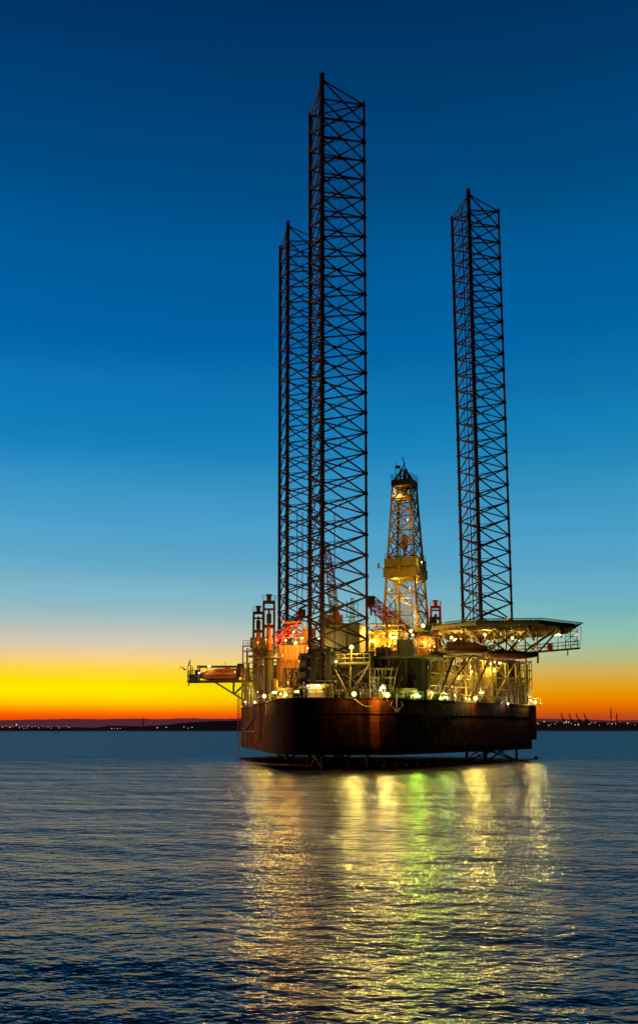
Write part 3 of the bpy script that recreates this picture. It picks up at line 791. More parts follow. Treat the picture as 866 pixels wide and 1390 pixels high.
# stair tower and mast at the right corner
m = MB(); b0 = atz(712, 177, DECK); 
for dx, dy in ((0, 0), (1.4, 0), (0, 2), (1.4, 2)): m.tube(b0 + Vector((dx, dy, 0)), b0 + Vector((dx, dy, 8.2)), .09, 5)
for k in range(5):
    z = 1.6 * k; m.tube(b0 + Vector((0, 0, z)), b0 + Vector((1.4, 0, z + 1.6)), .07, 5); m.beam(b0 + Vector((-.1, 1, z + 1.6)), b0 + Vector((1.5, 1, z + 1.6)), 2.2, .1)
    m.tube(b0 + Vector((0, 0, z + 1.6)), b0 + Vector((1.4, 0, z + 1.6)), .06, 5)
m.build('stair_tower', 'yellow_steel', fr)
bb = atz(717, 180, DECK); 
m = MB().box(bb + Vector((.8, 0, .12)), (3, 2.5, .2), ROT).railing([bb + Vector((-.5, -1, .2)), bb + Vector((2.1, -1.4, .2)), bb + Vector((2.4, .8, .2))], 1.1, .9, .05)
m.build('corner_platform', 'grey_steel', rig)

# ---- helideck
HC = Vector((31.6, 166, 0)); HZ = zof(852.2, 166)
heli = bpy.data.objects.new('helideck', None); col.objects.link(heli); heli.parent = rig; heli.location = Vector((HC.x, HC.y, HZ)) - rig.location
HR = 12.9
octo = [HC + Matrix.Rotation(R(22.5 + 45 * i) + ROT * .35, 3, 'Z') @ Vector((HR, 0, 0)) for i in range(8)]
MB().prism([(p.x, p.y) for p in octo], HZ - .28, HZ).build('landing_deck', 'helideck_under', heli)
m = MB()
for i in range(8):
    a, b = octo[i], octo[(i + 1) % 8]; da, db = (a - HC).normalized(), (b - HC).normalized()
    # net frame tilts upward outside the rim
    q0, q1 = flat(a, HZ - .15), flat(b, HZ - .15); r0, r1 = flat(a + da * 1.3, HZ + .12), flat(b + db * 1.3, HZ + .12)
    m.tube(r0, r1, .06, 5)
    n = 14
    for k in range(n + 1):
        m.tube(q0.lerp(q1, k / n), r0.lerp(r1, k / n), .045, 4)
    for k in (.33, .66): m.tube(q0.lerp(r0, k), q1.lerp(r1, k), .03, 4)
m.build('safety_net', 'net_green', heli)
m = MB()
for i in range(8):
    a, b = octo[i], octo[(i + 1) % 8]
    m.beam(flat(a, HZ - .5), flat(b, HZ - .5), .25, .42)
for s in range(-5, 6):   # deck girders
    w = s * 2.3
    L = math.sqrt(max(0, (HR * .93) ** 2 - w * w))
    m.beam(flat(HC + V * w - U * L, HZ - .62), flat(HC + V * w + U * L, HZ - .62), .22, .66)
for s in range(-6, 7):   # joists running fore and aft
    w = s * 1.95; L = math.sqrt(max(0, (HR * .9) ** 2 - w * w))
    m.beam(flat(HC + U * w - V * L, HZ - .47), flat(HC + U * w + V * L, HZ - .57), .22, .58)
for s in range(-2, 3):
    w = s * 5; L = math.sqrt(max(0, (HR * .93) ** 2 - w * w))
    m.beam(flat(HC + U * w - V * L, HZ - 1.15), flat(HC + U * w + V * L, HZ - 1.15), .3, .55)
m.build('girder', 'helideck_under', heli)
m = MB()
zl = zof(886, 158); 
base = [HC + U * a + V * b for a, b in ((-9, -6.5), (-4, -7), (1.5, -7), (6.5, -6), (-9, 2), (-3, 2), (4, 2))]
for i, p in enumerate(base):
    for dx in (-3.6, 0, 3.6):
        if dx == 0 or i % 2 == 0 or dx > 0: m.tube(flat(p, zl), flat(p + U * dx, HZ - 1.1), .16 if dx else .12, 7)
for a, b in zip(base[:3], base[1:4]): m.tube(flat(a, zl), flat(b, zl), .2, 8)
for a, b in zip(base[4:6], base[5:7]): m.tube(flat(a, zl), flat(b, zl), .2, 8)
for a, b in ((base[0], base[4]), (base[2], base[6]), (base[1], base[5])): m.tube(flat(a, zl), flat(b, zl), .16, 8)
for i, p in enumerate(base): m.tube(flat(p, zl), flat(p, DECK if i in (0, 1, 4, 5, 6) else ZB - 1), .18, 8)
m.build('deck_truss', 'helideck_under', heli)
for a_, b_, r_ in (((712, 884, 160), (752, 856, 161), .2), ((640, 884, 156), (612, 857, 156), .16), ((662, 884, 156), (700, 858, 156), .14), ((700, 884, 158), (672, 858, 156), .14), ((607, 880, 156), (592, 858, 157), .16),
    ((575, 870, 158), (596, 856, 158), .18), ((676, 886, 159), (676, 856, 159), .11), ((688, 886, 162), (720, 857, 162), .13), ((650, 884, 161), (678, 858, 161), .12), ((726, 884, 162), (700, 858, 162), .12), ((600, 882, 161), (624, 858, 161), .13), ((640, 884, 163), (640, 857, 163), .1), ((712, 884, 160), (712, 857, 160), .11), ((660, 886, 165), (640, 858, 165), .12)):
    MB().tube(at(*a_), at(*b_), r_, 8).build('brace', 'helideck_under', heli)
# access walkway under the right rim with end tower
m = MB(); w0, w1 = at(700, 887.5, 163), at(786, 880, 163)
m.beam(w0, w1, 1.1, .26); m.railing([w0 + Vector((0, -.5, .13)), w1 + Vector((0, -.5, .13))], 1.15, 1.0, .04); m.railing([w0 + Vector((0, .5, .13)), w1 + Vector((0, .5, .13))], 1.15, 2.0, .035)
for px in (767, 774, 783):
    m.tube(at(px, 881, 163), at(px, 853, 163), .07, 5)
for py in (857, 864, 871): m.tube(at(767, py, 163), at(783, py, 163), .05, 5)
m.tube(at(767, 871, 163), at(783, 857, 163), .05, 5); m.tube(at(774, 880, 163), at(783, 866, 163), .05, 5); m.tube(at(767, 857, 163), at(783, 871, 163), .05, 5)
m.tube(at(786, 851, 163), at(788.5, 852, 163), .06, 5); m.tube(at(788, 852, 163), at(788, 869, 163), .04, 4)
m.tube(at(770, 882, 163), at(770, 890, 163), .10, 5); m.tube(at(757, 881, 163), at(757, 857, 163), .05, 5)
m.build('walkway', 'dark_steel', heli)
MB().box(at(746, 878, 162.6), (.9, .5, 1.0), ROT).build('fire_box', 'red_paint', heli)
for px, Y in ((579, 168), (603, 160), (630, 155), (664, 153.5), (740, 157), (768, 163)):
    p = atz(px, Y, HZ); d = (flat(p, 0) - HC); d.z = 0; d = d.normalized() * (HR * .97); q = HC + d
    MB().ball(flat(q, HZ + .16), .16, 8).build('edge_light', 'lamp_deck_green', heli)
for px, Y in ((603, 160), (686, 153.5)):
    p = atz(px + 3, Y, HZ); d = (flat(p, 0) - HC); d.z = 0; q = HC + d.normalized() * HR * .97
    MB().ball(flat(q, HZ + .16), .16, 8).build('edge_light', 'lamp_amber', heli, label='amber edge light')
MB().ball(at(782, 861.5, 162.8), .22, 8).build('warning_light', 'lamp_red', heli)

# ---- derrick
DY = 196.0
db = atz(551, DY, 27); zb0 = zof(856, DY); zm0 = zof(785, DY); zm1 = zof(760, DY); zt_ = zof(661, DY); zt2 = zof(655, DY)
der = bpy.data.objects.new('derrick', None); col.objects.link(der); der.parent = rig; der.location = Vector((db.x, db.y, zb0)) - rig.location
tc_ = atz(549, DY, zt_)
def half(z):    # half width of the derrick at height z
    t = (z - zb0) / (zt_ - zb0); return 4.55 + (2.45 - 4.55) * t
def dcen(z): t = (z - zb0) / (zt_ - zb0); return Vector((db.x + (tc_.x - db.x) * t, DY, z))
RD = R(-24)
DU = Vector((math.cos(RD), math.sin(RD), 0)); DV = Vector((-math.sin(RD), math.cos(RD), 0))
def dc(k, z, f=1.0):
    sx, sy = ((-1, -1), (1, -1), (1, 1), (-1, 1))[k]; h = half(z) * .80 * f
    return dcen(z) + DU * sx * h + DV * sy * h
for k in range(4):
    MB().tube(dc(k, zb0), dc(k, zt_), .32, 8, .22).build('derrick_leg', 'derrick_steel', der)
lv = [zb0 + (zt_ - zb0) * t for t in (0, .12, .24, .355, .50, .61, .715, .815, .905, 1)]
m = MB()
for i, (a, b) in enumerate(zip(lv, lv[1:])):
    for k in range(4):
        j = (k + 1) % 4
        m.tube(dc(k, b), dc(j, b), .15, 6)
        if k == 0 and i < 2:      # open V door side
            m.tube(dc(k, a), (dc(k, b) + dc(j, b)) / 2, .11, 6); m.tube(dc(j, a), (dc(k, b) + dc(j, b)) / 2, .11, 6)
        else:
            m.tube(dc(k, a), dc(j, b), .13, 6); m.tube(dc(j, a), dc(k, b), .13, 6)
        if i % 2: m.tube((dc(k, a) + dc(j, a)) / 2, (dc(k, b) + dc(j, b)) / 2, .07, 5)
m.build('derrick_bracing', 'derrick_steel', der)
# wind wall round the racking board
m = MB(); q = 1.10
zz0, zz1, zz2 = zm0, zm0 + (zm1 - zm0) * .42, zm1
def ring(z, f): return [dc(k, zm0, f) + Vector((0, 0, z - zm0)) for k in range(4)]
for (za, zb_, f) in ((zz0, zz1, 1.16), (zz1 + .15, zz2, 1.10)):
    ra, rb_ = ring(za, f), ring(zb_, f); ia = ring(za, f - .03)
    for k in range(4):
        j = (k + 1) % 4; d = (ra[j] - ra[k]).normalized(); nrm = Vector((d.y, -d.x, 0))
        m.add([ra[k], ra[j], rb_[j], rb_[k]], [(0, 1, 2, 3)])
        for t in (0, .25, .5, .75, 1):
            p = ra[k].lerp(ra[j], t) + nrm * .05; m.beam(flat(p, za), flat(p, zb_), .1, .1)
    m.prism([(p.x, p.y) for p in ring(za, f + .02)], za - .12, za - .01)
m.prism([(p.x, p.y) for p in ring(zz1, 1.2)], zz1 + .01, zz1 + .13)
m.build('wind_wall', 'derrick_panel', der)
m = MB()
p = dc(0, zm0, 1.3); m.tube(dc(0, zz1, 1.1), flat(dc(0, zm0, 1.42), zz1 + .3), .08); m.box(flat(dc(0, zm0, 1.42), zz1 + .6), (.5, .5, 1.0))
pp = dc(0, zm0, 1.14).lerp(dc(1, zm0, 1.14), .48); m.box(flat(pp, zm0 + 2.4), (1.0, .8, 2.4), RD)
m.railing([flat(p, zz2) for p in ring(zz2, 1.10)] + [flat(ring(zz2, 1.1)[0], zz2)], 1.0, 1.4, .035)
m.build('monkey_board', 'derrick_steel', der)
# crown
m = MB(); ct = ring(zt_, .62)
ct = [dc(k, zt_, 1.12) for k in range(4)]
m.prism([(p.x, p.y) for p in ct], zt_ - .1, zt_ + 1.2)
m.railing([flat(p, zt_ + 1.2) for p in ct] + [flat(ct[0], zt_ + 1.2)], 1.1, 1.0, .045)
m.build('crown_platform', 'dark_steel', der)
m = MB(); zc = zt_ + 1.2; apx = at(547.5, 629, DY)
for k in range(4): m.tube(flat(dc(k, zt_, .85), zc), apx + Vector(((-.5, .5, .5, -.5)[k], 0, -1.6)), .17, 6)
m.tube(apx + Vector((-.5, 0, -1.6)), apx + Vector((.3, 0, .2)), .12); m.tube(apx + Vector((.5, 0, -1.6)), apx + Vector((-.2, 0, 1.4)), .10)
m.tube(apx + Vector((-.2, 0, .8)), at(546.3, 619, DY), .06, 5)
for t in (.35, .65): 
    ps = [flat(dc(k, zt_, .85), zc).lerp(apx, t) for k in range(4)]
    for k in range(4): m.tube(ps[k], ps[(k + 1) % 4], .11, 5); m.tube(ps[k], flat(dc((k + 1) % 4, zt_, .85), zc), .08, 5)
m.beam(at(536.5, 634, DY), at(543, 634, DY), .6, .5).tube(at(537.3, 634, DY), at(537.3, 627, DY), .05, 5).tube(at(537.2, 634, DY), at(536.4, 655, DY), .06, 5).tube(at(543, 634, DY), at(540, 655, DY), .06, 5)
m.build('crown_frame', 'dark_steel', der)
m = MB(); p = dcen(zt_); m.tube(p + Vector((-.6, 0, -1.3)), p + Vector((.6, 0, -1.3)), .8, 14); m.box(p + Vector((0, 0, -2.4)), (3.6, 1.2, .9), RD); m.tube(flat(p, zt_ - 2.6), flat(p, zt_ + 1.3), .3, 8); m.tube(flat(p, zt_ + 1.2), flat(p, zt_ + 3.6), .45, 10, .2)
m.build('crown_block', 'derrick_steel', der)
m = MB(); tb = at(549, 737, DY); m.lathe(tb, [(.25, -1.8), (.6, -1.2), (.75, 0), (.75, .9), (.5, 1.6), (.2, 1.9)], 12); m.tube(tb - Vector((0, 0, 1.7)), tb - Vector((0, 0, 3.2)), .25); m.box(tb - Vector((0, 0, 3.8)), (1.6, 1.0, 1.6), RD)
for dx in (-.35, -.12, .12, .35): m.tube(tb + Vector((dx, 0, 1.6)), flat(tb + Vector((dx, 0, 0)), zt_), .045, 4)
m.build('travelling_block', 'orange_paint', der)
m = MB()
ld = [dc(1, z, 1.12) for z in (zb0, zt_ + 1)]; m.ladder(ld[0], ld[1], .6, .8, .05, DU)
m.ladder(dc(0, zb0, .3), dc(0, zt_, .3), .4, .9, .05, DU)
for i in range(20):
    p = ld[0].lerp(ld[1], i / 20); m.tube(p - DU * .3, p + DV * .5 + DU * .25, .03, 4)
m.build('derrick_ladder', 'dark_steel', der)
m = MB()   # stands of drill pipe racked inside
for i in range(16):
    x = dcen(zb0) + DU * (-2.6 + .22 * i) + DV * (1.2 + .3 * (i % 3)); m.tube(flat(x, zb0), flat(x - DU * .05 * i, zm0 + 3), .055, 5)
for sx in (-1, 1): m.tube(dcen(zb0) + DU * sx * 1.4, dcen(zt_) + DU * sx * 1.1, .11, 6)
m.build('drill_pipe', 'derrick_steel', der)
# substructure under the derrick
m = MB(); s0 = zb0
for k in range(4):
    p = dc(k, zb0, 1.15); m.beam(flat(p, DECK), flat(p, s0), .6, .6)
m.prism([(p.x, p.y) for p in [dc(k, zb0, 1.4) for k in range(4)]], s0 - .9, s0 - .1)
for k in range(4):
    a, b = dc(k, zb0, 1.15), dc((k + 1) % 4, zb0, 1.15)
    m.beam(flat(a, 14), flat(b, s0 - 1), .3, .3); m.beam(flat(b, 14), flat(a, s0 - 1), .3, .3)
m.railing([flat(dc(k % 4, zb0, 1.4), s0 - .1) for k in range(5)], 1.2, 1.2, .05)
m.build('substructure', 'yellow_steel', der)

# ---- lifeboat platform on the left
LY = 188.0
plat = bpy.data.objects.new('lifeboat_platform', None); col.objects.link(plat); plat.parent = rig; plat.location = at(300, 926, LY) - rig.location
m = MB(); a, b = at(256, 925.5, LY), at(345, 924.5, LY)
for dy in (-1.3, 1.3): m.beam(a + Vector((0, dy, 0)), b + Vector((0, dy, 0)), .3, .4)
n = 14
for i in range(n + 1):
    p = a.lerp(b, i / n); m.beam(p + Vector((0, -1.3, .02)), p + Vector((0, 1.3, .02)), .14, .2)
m.build('floor_frame', 'dark_steel', plat)
m = MB()
for dy in (-1.1, 1.1):
    s = Vector((0, dy, 0)); ft = at(340, 958, LY) + s; ft.x += .5
    m.beam(at(292, 926, LY) + s, ft, .24, .3); m.beam(at(317.5, 926, LY) + s, at(317, 941, LY) + s, .2, .2); m.beam(at(319, 941.5, LY) + s, at(341, 920, LY) + s, .2, .2)
m.build('bracket', 'grey_steel', plat)
m = MB()
for px in (270, 323):
    for dy in (-1.5, 1.5): m.tube(at(px, 925, LY) + Vector((0, dy, 0)), at(px, 904.5, LY) + Vector((0, dy, 0)), .13, 6)
for dy in (-1.5, 1.5): m.beam(at(269, 905, LY) + Vector((0, dy, 0)), at(325, 905, LY) + Vector((0, dy, 0)), .2, .25)
for px in (283, 300, 314): m.tube(at(px, 905, LY) - Vector((0, 1.5, 0)), at(px, 905, LY) + Vector((0, 1.5, 0)), .1)
for px in (281, 312): m.tube(at(px, 905, LY), at(px, 913, LY), .05, 5)
m.tube(at(306, 905, LY), at(306, 898, LY), .04, 4)
m.build('davit', 'dark_steel', plat)
MB().railing([a + Vector((0, -1.4, .2)), at(272, 925, LY) + Vector((0, -1.4, .2))], 1.9, .9, .05).railing([a + Vector((0, -1.4, .2)), a + Vector((0, 1.4, .2))], 1.9, .9, .05).build('railing', 'dark_steel', plat)
m = MB().box(at(264, 920, LY), (1.6, 1.6, 1.3)).box(at(268, 913, LY), (.9, .9, 1.0)); m.tube(at(257, 925, LY), at(256, 931, LY), .12)
m.build('winch', 'dark_steel', plat)
MB().box(at(327, 910, LY), (1.3, 1.3, 2.6)).build('control_cabinet', 'dark_steel', plat)
MB().box(at(329, 914.5, LY - 1), (.7, .5, 1.1)).build('life_ring_box', 'red_paint', plat)

# ------------------------------------------------------------------ things that stand on the rig
# satellite dish
d0 = at(258, 901, LY)
sd = empty('satellite_dish', at(259, 914, LY), 'satellite dish with feed arm on the outer end of the lifeboat platform', 'satellite dish')
m = MB(); ax = Vector((-.93, -.15, .30)).normalized(); u = ax.orthogonal().normalized(); w = ax.cross(u)
ns, nr = 20, 5; vs = []; fs = []
for side in (0, 1):
    for k in range(nr + 1):
        rr = 1.0 * k / nr * .92 + .02
        for i in range(ns):
            t = 2 * math.pi * i / ns; vs.append(d0 + (u * math.cos(t) + w * math.sin(t)) * rr + ax * (.28 * rr * rr - .05 * side))
for side in (0, 1):
    o_ = side * (nr + 1) * ns
    for k in range(nr):
        for i in range(ns): fs.append((o_ + k * ns + i, o_ + k * ns + (i + 1) % ns, o_ + (k + 1) * ns + (i + 1) % ns, o_ + (k + 1) * ns + i))
m.add(vs, fs); m.build('reflector', 'grey_steel', sd)
m = MB(); lnb = at(243.5, 907, LY); m.path([d0 - Vector((0, 0, 1.0)), at(250, 909, LY), at(248, 905, LY), lnb], .06); m.tube(at(252, 909.5, LY), at(248.5, 907, LY), .13)
m.build('feed_arm', 'dark_steel', sd)
MB().tube(at(259, 925, LY), d0 + Vector((.2, 0, -.3)), .11).tube(at(262, 905, LY), at(262, 925, LY), .08).build('mast', 'dark_steel', sd)

# lifeboats
def lifeboat(c, L, hb, rz, matc, math_, label, flip=1, chf=1.75):
    """totally enclosed boat, centre at gunwale height"""
    r = empty('lifeboat', c, label, 'lifeboat', rz=rz)
    M = Matrix.Translation(c) @ Matrix.Rotation(rz, 4, 'Z')
    ns = 14; W = L * .17
    def sect(prof):
        m = MB(); vs = []; fs = []; nn = None
        for i in range(ns + 1):
            t = i / ns; ring_ = prof(t); nn = len(ring_)
            for (yy, zz) in ring_: vs.append(M @ Vector(((t - .5) * L * flip, yy, zz)))
        for i in range(ns):
            for k in range(nn - 1): fs.append((i * nn + k, (i + 1) * nn + k, (i + 1) * nn + k + 1, i * nn + k + 1))
        fs += [tuple(range(nn)), tuple(reversed(range(ns * nn, (ns + 1) * nn)))]
        return m.add(vs, fs)
    def bw(t): return W * max(.06, (1 - max(0, (t - .5) / .5) ** 2.6)) * (.82 + .18 * min(1, t / .2))
    def kz(t): return -hb * (1 - .55 * max(0, (t - .6) / .4) ** 2 - .15 * max(0, (.15 - t) / .15))
    sect(lambda t: [(-bw(t), 0), (-bw(t) * .92, kz(t) * .45), (-bw(t) * .6, kz(t) * .85), (0, kz(t)), (bw(t) * .6, kz(t) * .85), (bw(t) * .92, kz(t) * .45), (bw(t), 0)]).build('hull', math_, r, smooth=True)
    def cz(t):
        if t < .5: return 1.0
        return max(.3, 1.0 - .68 * ((t - .5) / .5) ** 1.15)
    ch = hb * chf
    sect(lambda t: [(-bw(t) * .96, .03), (-bw(t) * .93, cz(t) * ch * .6), (-bw(t) * .84, cz(t) * ch * .97), (0, cz(t) * ch * 1.04 + .03), (bw(t) * .84, cz(t) * ch * .97), (bw(t) * .93, cz(t) * ch * .6), (bw(t) * .96, .03)]).build('canopy', matc, r, smooth=False)
    m = MB()
    for sg in (-1, 1):
        pts = [M @ Vector(((t - .5) * L * flip, sg * (bw(t) + .03), .02)) for t in [i / 12 for i in range(13)]]; m.path(pts, .07, 6)
    m.build('fender_rail', 'rubber', r)
    for t in (.2, .3, .42, .52):
        for sg in (-1, 1):
            p = M @ Vector(((t - .5) * L * flip, sg * bw(t) * .945, cz(t) * ch * .62)); MB().box(p, (.32, .06, .2), rz).build('window', 'glassy', r)
    MB().box(M @ Vector((-.22 * L * flip, 0, ch * 1.1)), (.9, .9, .45), rz).build('hatch', matc, r)
    return r
lifeboat(at(297, 917.2, LY), 7.4, 1.0, R(4), 'boat_orange', 'boat_orange', 'orange enclosed lifeboat hanging on the platform at the left of the rig', flip=-1, chf=1.35)
lifeboat(at(634, 882.5, 152), 6.5, .75, R(-8), 'boat_orange', 'boat_dark', 'orange enclosed lifeboat stowed under the left half of the helideck')
lifeboat(at(694, 888, 157.5), 8.6, .85, R(4), 'boat_dark', 'boat_dark', 'long dark red boat slung low under the right half of the helideck', chf=.65)

# cranes
def portal_crane(px, Y, wpx, ptop, pbase, pdeck, matf, matc, label, cone=True, ped_w=1.1, z_ped=DECK):
    c = atz(px, Y, 20); w = wpx * (Y * CT) / F; zt = zof(ptop, Y); z0 = zof(pbase, Y)
    r = empty('pedestal_crane', (c.x, c.y, z_ped), label, 'crane', 'pedestal cranes of the rig')
    m = MB().lathe((c.x, c.y, 0), [(ped_w, z_ped), (ped_w, zof(pdeck, Y)), (ped_w * 1.5, zof(pdeck, Y) + .8), (ped_w * 1.5, z0 - .01)], 18).lathe((c.x, c.y, 0), [(ped_w * 2.6, zof(pdeck + 2, Y)), (ped_w * 2.6, zof(pdeck + 2, Y) + .25)], 18); m.build('pedestal', 'pedestal_olive', r, smooth=False)
    m = MB()
    m.lathe((c.x, c.y, 0), [(w * .75, z0), (w * .75, z0 + .35)], 18)
    m.railing([(c.x + w * .75 * math.cos(t), c.y + w * .75 * math.sin(t), z0 + .35) for t in [i * math.pi / 6 for i in range(13)]], 1.0, 1.2, .04)
    m.build('slewing_platform', 'dark_steel', r)
    m = MB()
    for sx in (-1, 1):
        for sy in (-.5, .5): m.beam((c.x + sx * w / 2, c.y + sy * w, z0 + .35), (c.x + sx * w / 2, c.y + sy * w * .5, zt), .32, .32)
        m.beam((c.x + sx * w / 2, c.y - w * .3, zt - .1), (c.x + sx * w / 2, c.y + w * .3, zt - .1), .3, .3)
    for zz, hh in ((zt, .45), (zt - (zt - z0) * .14, .22), (z0 + (zt - z0) * .52, .5)):
        for sy in (-.28, .28): m.beam((c.x - w / 2 - .1, c.y + sy * w, zz), (c.x + w / 2 + .1, c.y + sy * w, zz), .25, hh)
    m.railing([(c.x - w * .6, c.y - w * .35, zt + .2), (c.x + w * .6, c.y - w * .35, zt + .2), (c.x + w * .6, c.y + w * .35, zt + .2)], .9, .8, .035)
    m.tube((c.x, c.y, zt + .2), (c.x, c.y, zt + 1.1), .35, 10); m.box((c.x, c.y, zt + 1.2), (1.0, .6, .35))
    m.build('gantry', matf, r)
    zz = z0 + (zt - z0) * .56
    if cone:
        m = MB().lathe((c.x, c.y, 0), [(w * .34, z0 + .35), (w * .34, z0 + (zt - z0) * .2), (w * .17, zz), (w * .12, zz + .5)], 8); m.build('king_post', matc, r)
        MB().box((c.x, c.y, zz + 1.0), (.8, .6, 1.6)).tube((c.x, c.y, zz + 1.7), (c.x, c.y, zz + 2.6), .18).build('sheave_head', 'dark_steel', r)
    else:
        MB().box((c.x, c.y, z0 + (zt - z0) * .45), (w * .3, w * .3, (zt - z0) * .5)).build('king_post', 'grey_steel', r)
    MB().box((c.x - w * .45, c.y - w * .55, z0 + 1.5), (1.2, 1.3, 2.0)).build('cab', 'dark_steel', r)
    return r
c1 = portal_crane(365, 163, 14.5, 817.5, 886, 892, 'leg_steel', 'orange_paint', 'nearer and taller crane gantry on a yellow pedestal at the left', ped_w=.85)
c2 = portal_crane(350.5, 184, 13, 832, 884, 890, 'leg_steel', 'orange_paint', 'farther and lower crane gantry at the left end of the deck', ped_w=.8)
c3 = portal_crane(591.5, 188, 12.5, 824, 856, 862, 'red_paint', 'grey_steel', 'bright red crane gantry between the derrick and the helideck', cone=False)
def jib(parent, a, b, w, n, mat, taper=.5, name='jib', rc=.11, rb=.06, hook=None):
    MB().truss(a, b, w, w, n, rc, rb, taper).build(name, mat, parent)
# jib of the left crane resting over the quarters
m = MB(); a, b = at(372, 872, 164.5), at(410, 833, 172)
jib(c1, a, b, 1.5, 9, 'red_paint', .7)
m = MB().box(b, (1.3, 1.1, 1.5)).tube(b + Vector((-.6, -.4, .8)), b + Vector((.8, -.4, 1.4)), .2); m.build('jib_head', 'dark_steel', c1)
MB().path([at(366, 830, 163), at(392, 845, 168), b], .05, 4).build('pendant', 'red_paint', c1)
# its rest: orange trestle
rs = empty('jib_rest', at(397, 876, 167), 'orange lattice trestle carrying the jib above the ribbed quarters', 'jib rest')
m = MB(); z0 = fb[5] + .22
for px0, px1 in ((385, 391), (408, 402), (396, 390), (399, 404)):
    for Y in (167.5, 171): m.tube(flat(atz(px0, Y, z0), z0), at(px1, 846, Y), .13, 6)
for py in (850, 862):
    for Y in (167.5, 171): m.tube(at(386, py, Y), at(407, py, Y), .12, 6)
    m.tube(at(386, py, 167.5), at(386, py, 171), .1); m.tube(at(407, py, 167.5), at(407, py, 171), .1)
m.tube(at(386, 862, 167.5), at(405, 848, 167.5), .1, 6)
m.build('trestle', 'orange_paint', rs)
MB().beam(at(384, 847, 169), at(409, 845, 169), 3.0, .3).build('saddle', 'orange_paint', rs)
# boom of the red crane lying down to the right over the modules
a, b = at(556, 866, 180), at(503.5, 816, 172)
jib(c3, a, b, 2.0, 14, 'red_paint', .75, rc=.13, rb=.07)
MB().box(b, (1.4, 1.2, 1.8)).tube(b - Vector((0, 0, .8)), b - Vector((0, 0, 2.6)), .18).build('jib_head', 'dark_steel', c3)
m = MB()   # A frame rest in yellow under it
rs2 = empty('jib_rest', at(530, 870, 176), 'yellow trestle under the red crane jib in front of the derrick', 'jib rest')
for px0, px1 in ((519, 522), (541, 538), (528, 531)):
    for Y in (174, 177): m.tube(at(px0, 872, Y), at(px1, 840, Y), .14, 6)
for py in (842, 852, 862):
    for Y in (174, 177): m.tube(at(519, py, Y), at(541, py, Y), .11, 6)
for px in (520, 540): m.tube(at(px, 852, 174), at(px, 852, 177), .1, 6)
for Y in (174, 177): m.tube(at(520, 852, Y), at(540, 842, Y), .1, 6)
m.build('trestle', 'derrick_steel', rs2)
MB().beam(at(518, 841, 175.5), at(541, 841, 175.5), 3.2, .3).build('saddle', 'derrick_steel', rs2)
# far crane with raised boom, red tip and white lower half
FY = 205
cb_ = atz(456, FY, 26)
c4 = empty('pedestal_crane', flat(cb_, DECK), 'far crane with raised white boom and red tip seen through the near leg', 'crane', 'pedestal cranes of the rig')
MB().lathe((cb_.x, cb_.y, 0), [(1.2, DECK), (1.2, zof(850, FY)), (1.9, zof(850, FY) + .4), (1.9, zof(846, FY))], 14).build('pedestal', 'yellow_steel', c4)
MB().box(at(452, 843, FY), (4.2, 3, 2.4)).build('machinery_cab', 'white_paint', c4)
pm = at(450, 795, FY); pt_ = at(443.5, 741, FY)
MB().truss(at(454.5, 842, FY), pm, 2.6, 1.8, 9, .13, .075, .95).build('jib', 'white_paint', c4, label='white lower boom section')
MB().truss(pm, pt_, 2.4, 1.7, 9, .13, .075, .5).build('jib', 'red_paint', c4, label='red boom tip section')
m = MB(); hb_ = at(456.2, 838.5, FY - 3); m.lathe(hb_, [(.25, -2.0), (.9, -1.1), (1.0, 0), (.7, 1.1), (.2, 1.9)], 12); m.tube(hb_ + Vector((0, 0, 1.8)), pt_, .04, 4)
m.build('hook_block', 'orange_paint', c4)

# masts on the house roofs
for px, pt, pb, Y, lab in ((478, 812, 850, 190, 'lattice aerial mast with small antennas behind the grey house roof'), (510, 835, 856, 190, 'thin whip aerial mast left of the derrick foot')):
    b, t = at(px, pb, Y), at(px, pt, Y); r = empty('aerial_mast', b, lab, 'mast')
    if px == 478:
        MB().truss(flat(b, b.z - 6), t, 1.3, 1.3, 12, .07, .045, .4).build('lattice', 'grey_steel', r)
        m = MB()
        for q in (.35, .6, .8):
            p = b.lerp(t, q); m.tube(p - Vector((1.1, 0, 0)), p + Vector((1.1, 0, 0)), .06).tube(p + Vector((1.1, 0, -.3)), p + Vector((1.1, 0, .9)), .07).tube(p + Vector((-1.1, 0, -.3)), p + Vector((-1.1, 0, .6)), .1)
        m.build('antenna', 'grey_steel', r)
    else:
        MB().tube(flat(b, b.z - 4), t, .07, 5).build('whip', 'dark_steel', r); MB().box(t, (.8, .3, .15)).build('antenna', 'dark_steel', r)

# containers and boxes standing on the decks
def container(name, label, cat, px0, px1, pt, Y, z0, dep, mat, ribs=True, group=None, pitch=.4, door=True):
    f = frame_box(px0, px1, pt, Y, z0, dep); a, b, c, d, z0, z1 = f
    ctr = (a + c) / 2
    r = empty(name, flat(ctr, z0), label, cat, group)
    m = MB().prism([(p.x, p.y) for p in (a, b, c, d)], z0 + .1, z1)
    if ribs:
        for p, q in ((a, b), (b, c), (d, a)):
            nn = Vector(((q - p).normalized().y, -(q - p).normalized().x, 0)) * .01; m.corrugated(p + nn, q + nn, z0 + .2, z1 - .12, pitch, .06)
    m.build('body', mat, r)
    m = MB()
    for p in (a, b, c, d): m.box(flat(p, (z0 + z1) / 2), (.2, .2, z1 - z0), ROT)
    for p, q in ((a, b), (b, c), (d, a)):
        for z in (z0 + .1, z1): m.beam(flat(p, z), flat(q, z), .22, .18)
    m.build('corner_frame', mat, r)
    if door:
        p = b.lerp(c, .5) + U * .1; m = MB().box(flat(p, (z0 + z1) / 2), (.08, (c - b).length * .6, (z1 - z0) * .78), ROT); m.build('door', mat, r)
    return r
zs = fc[5] - .12
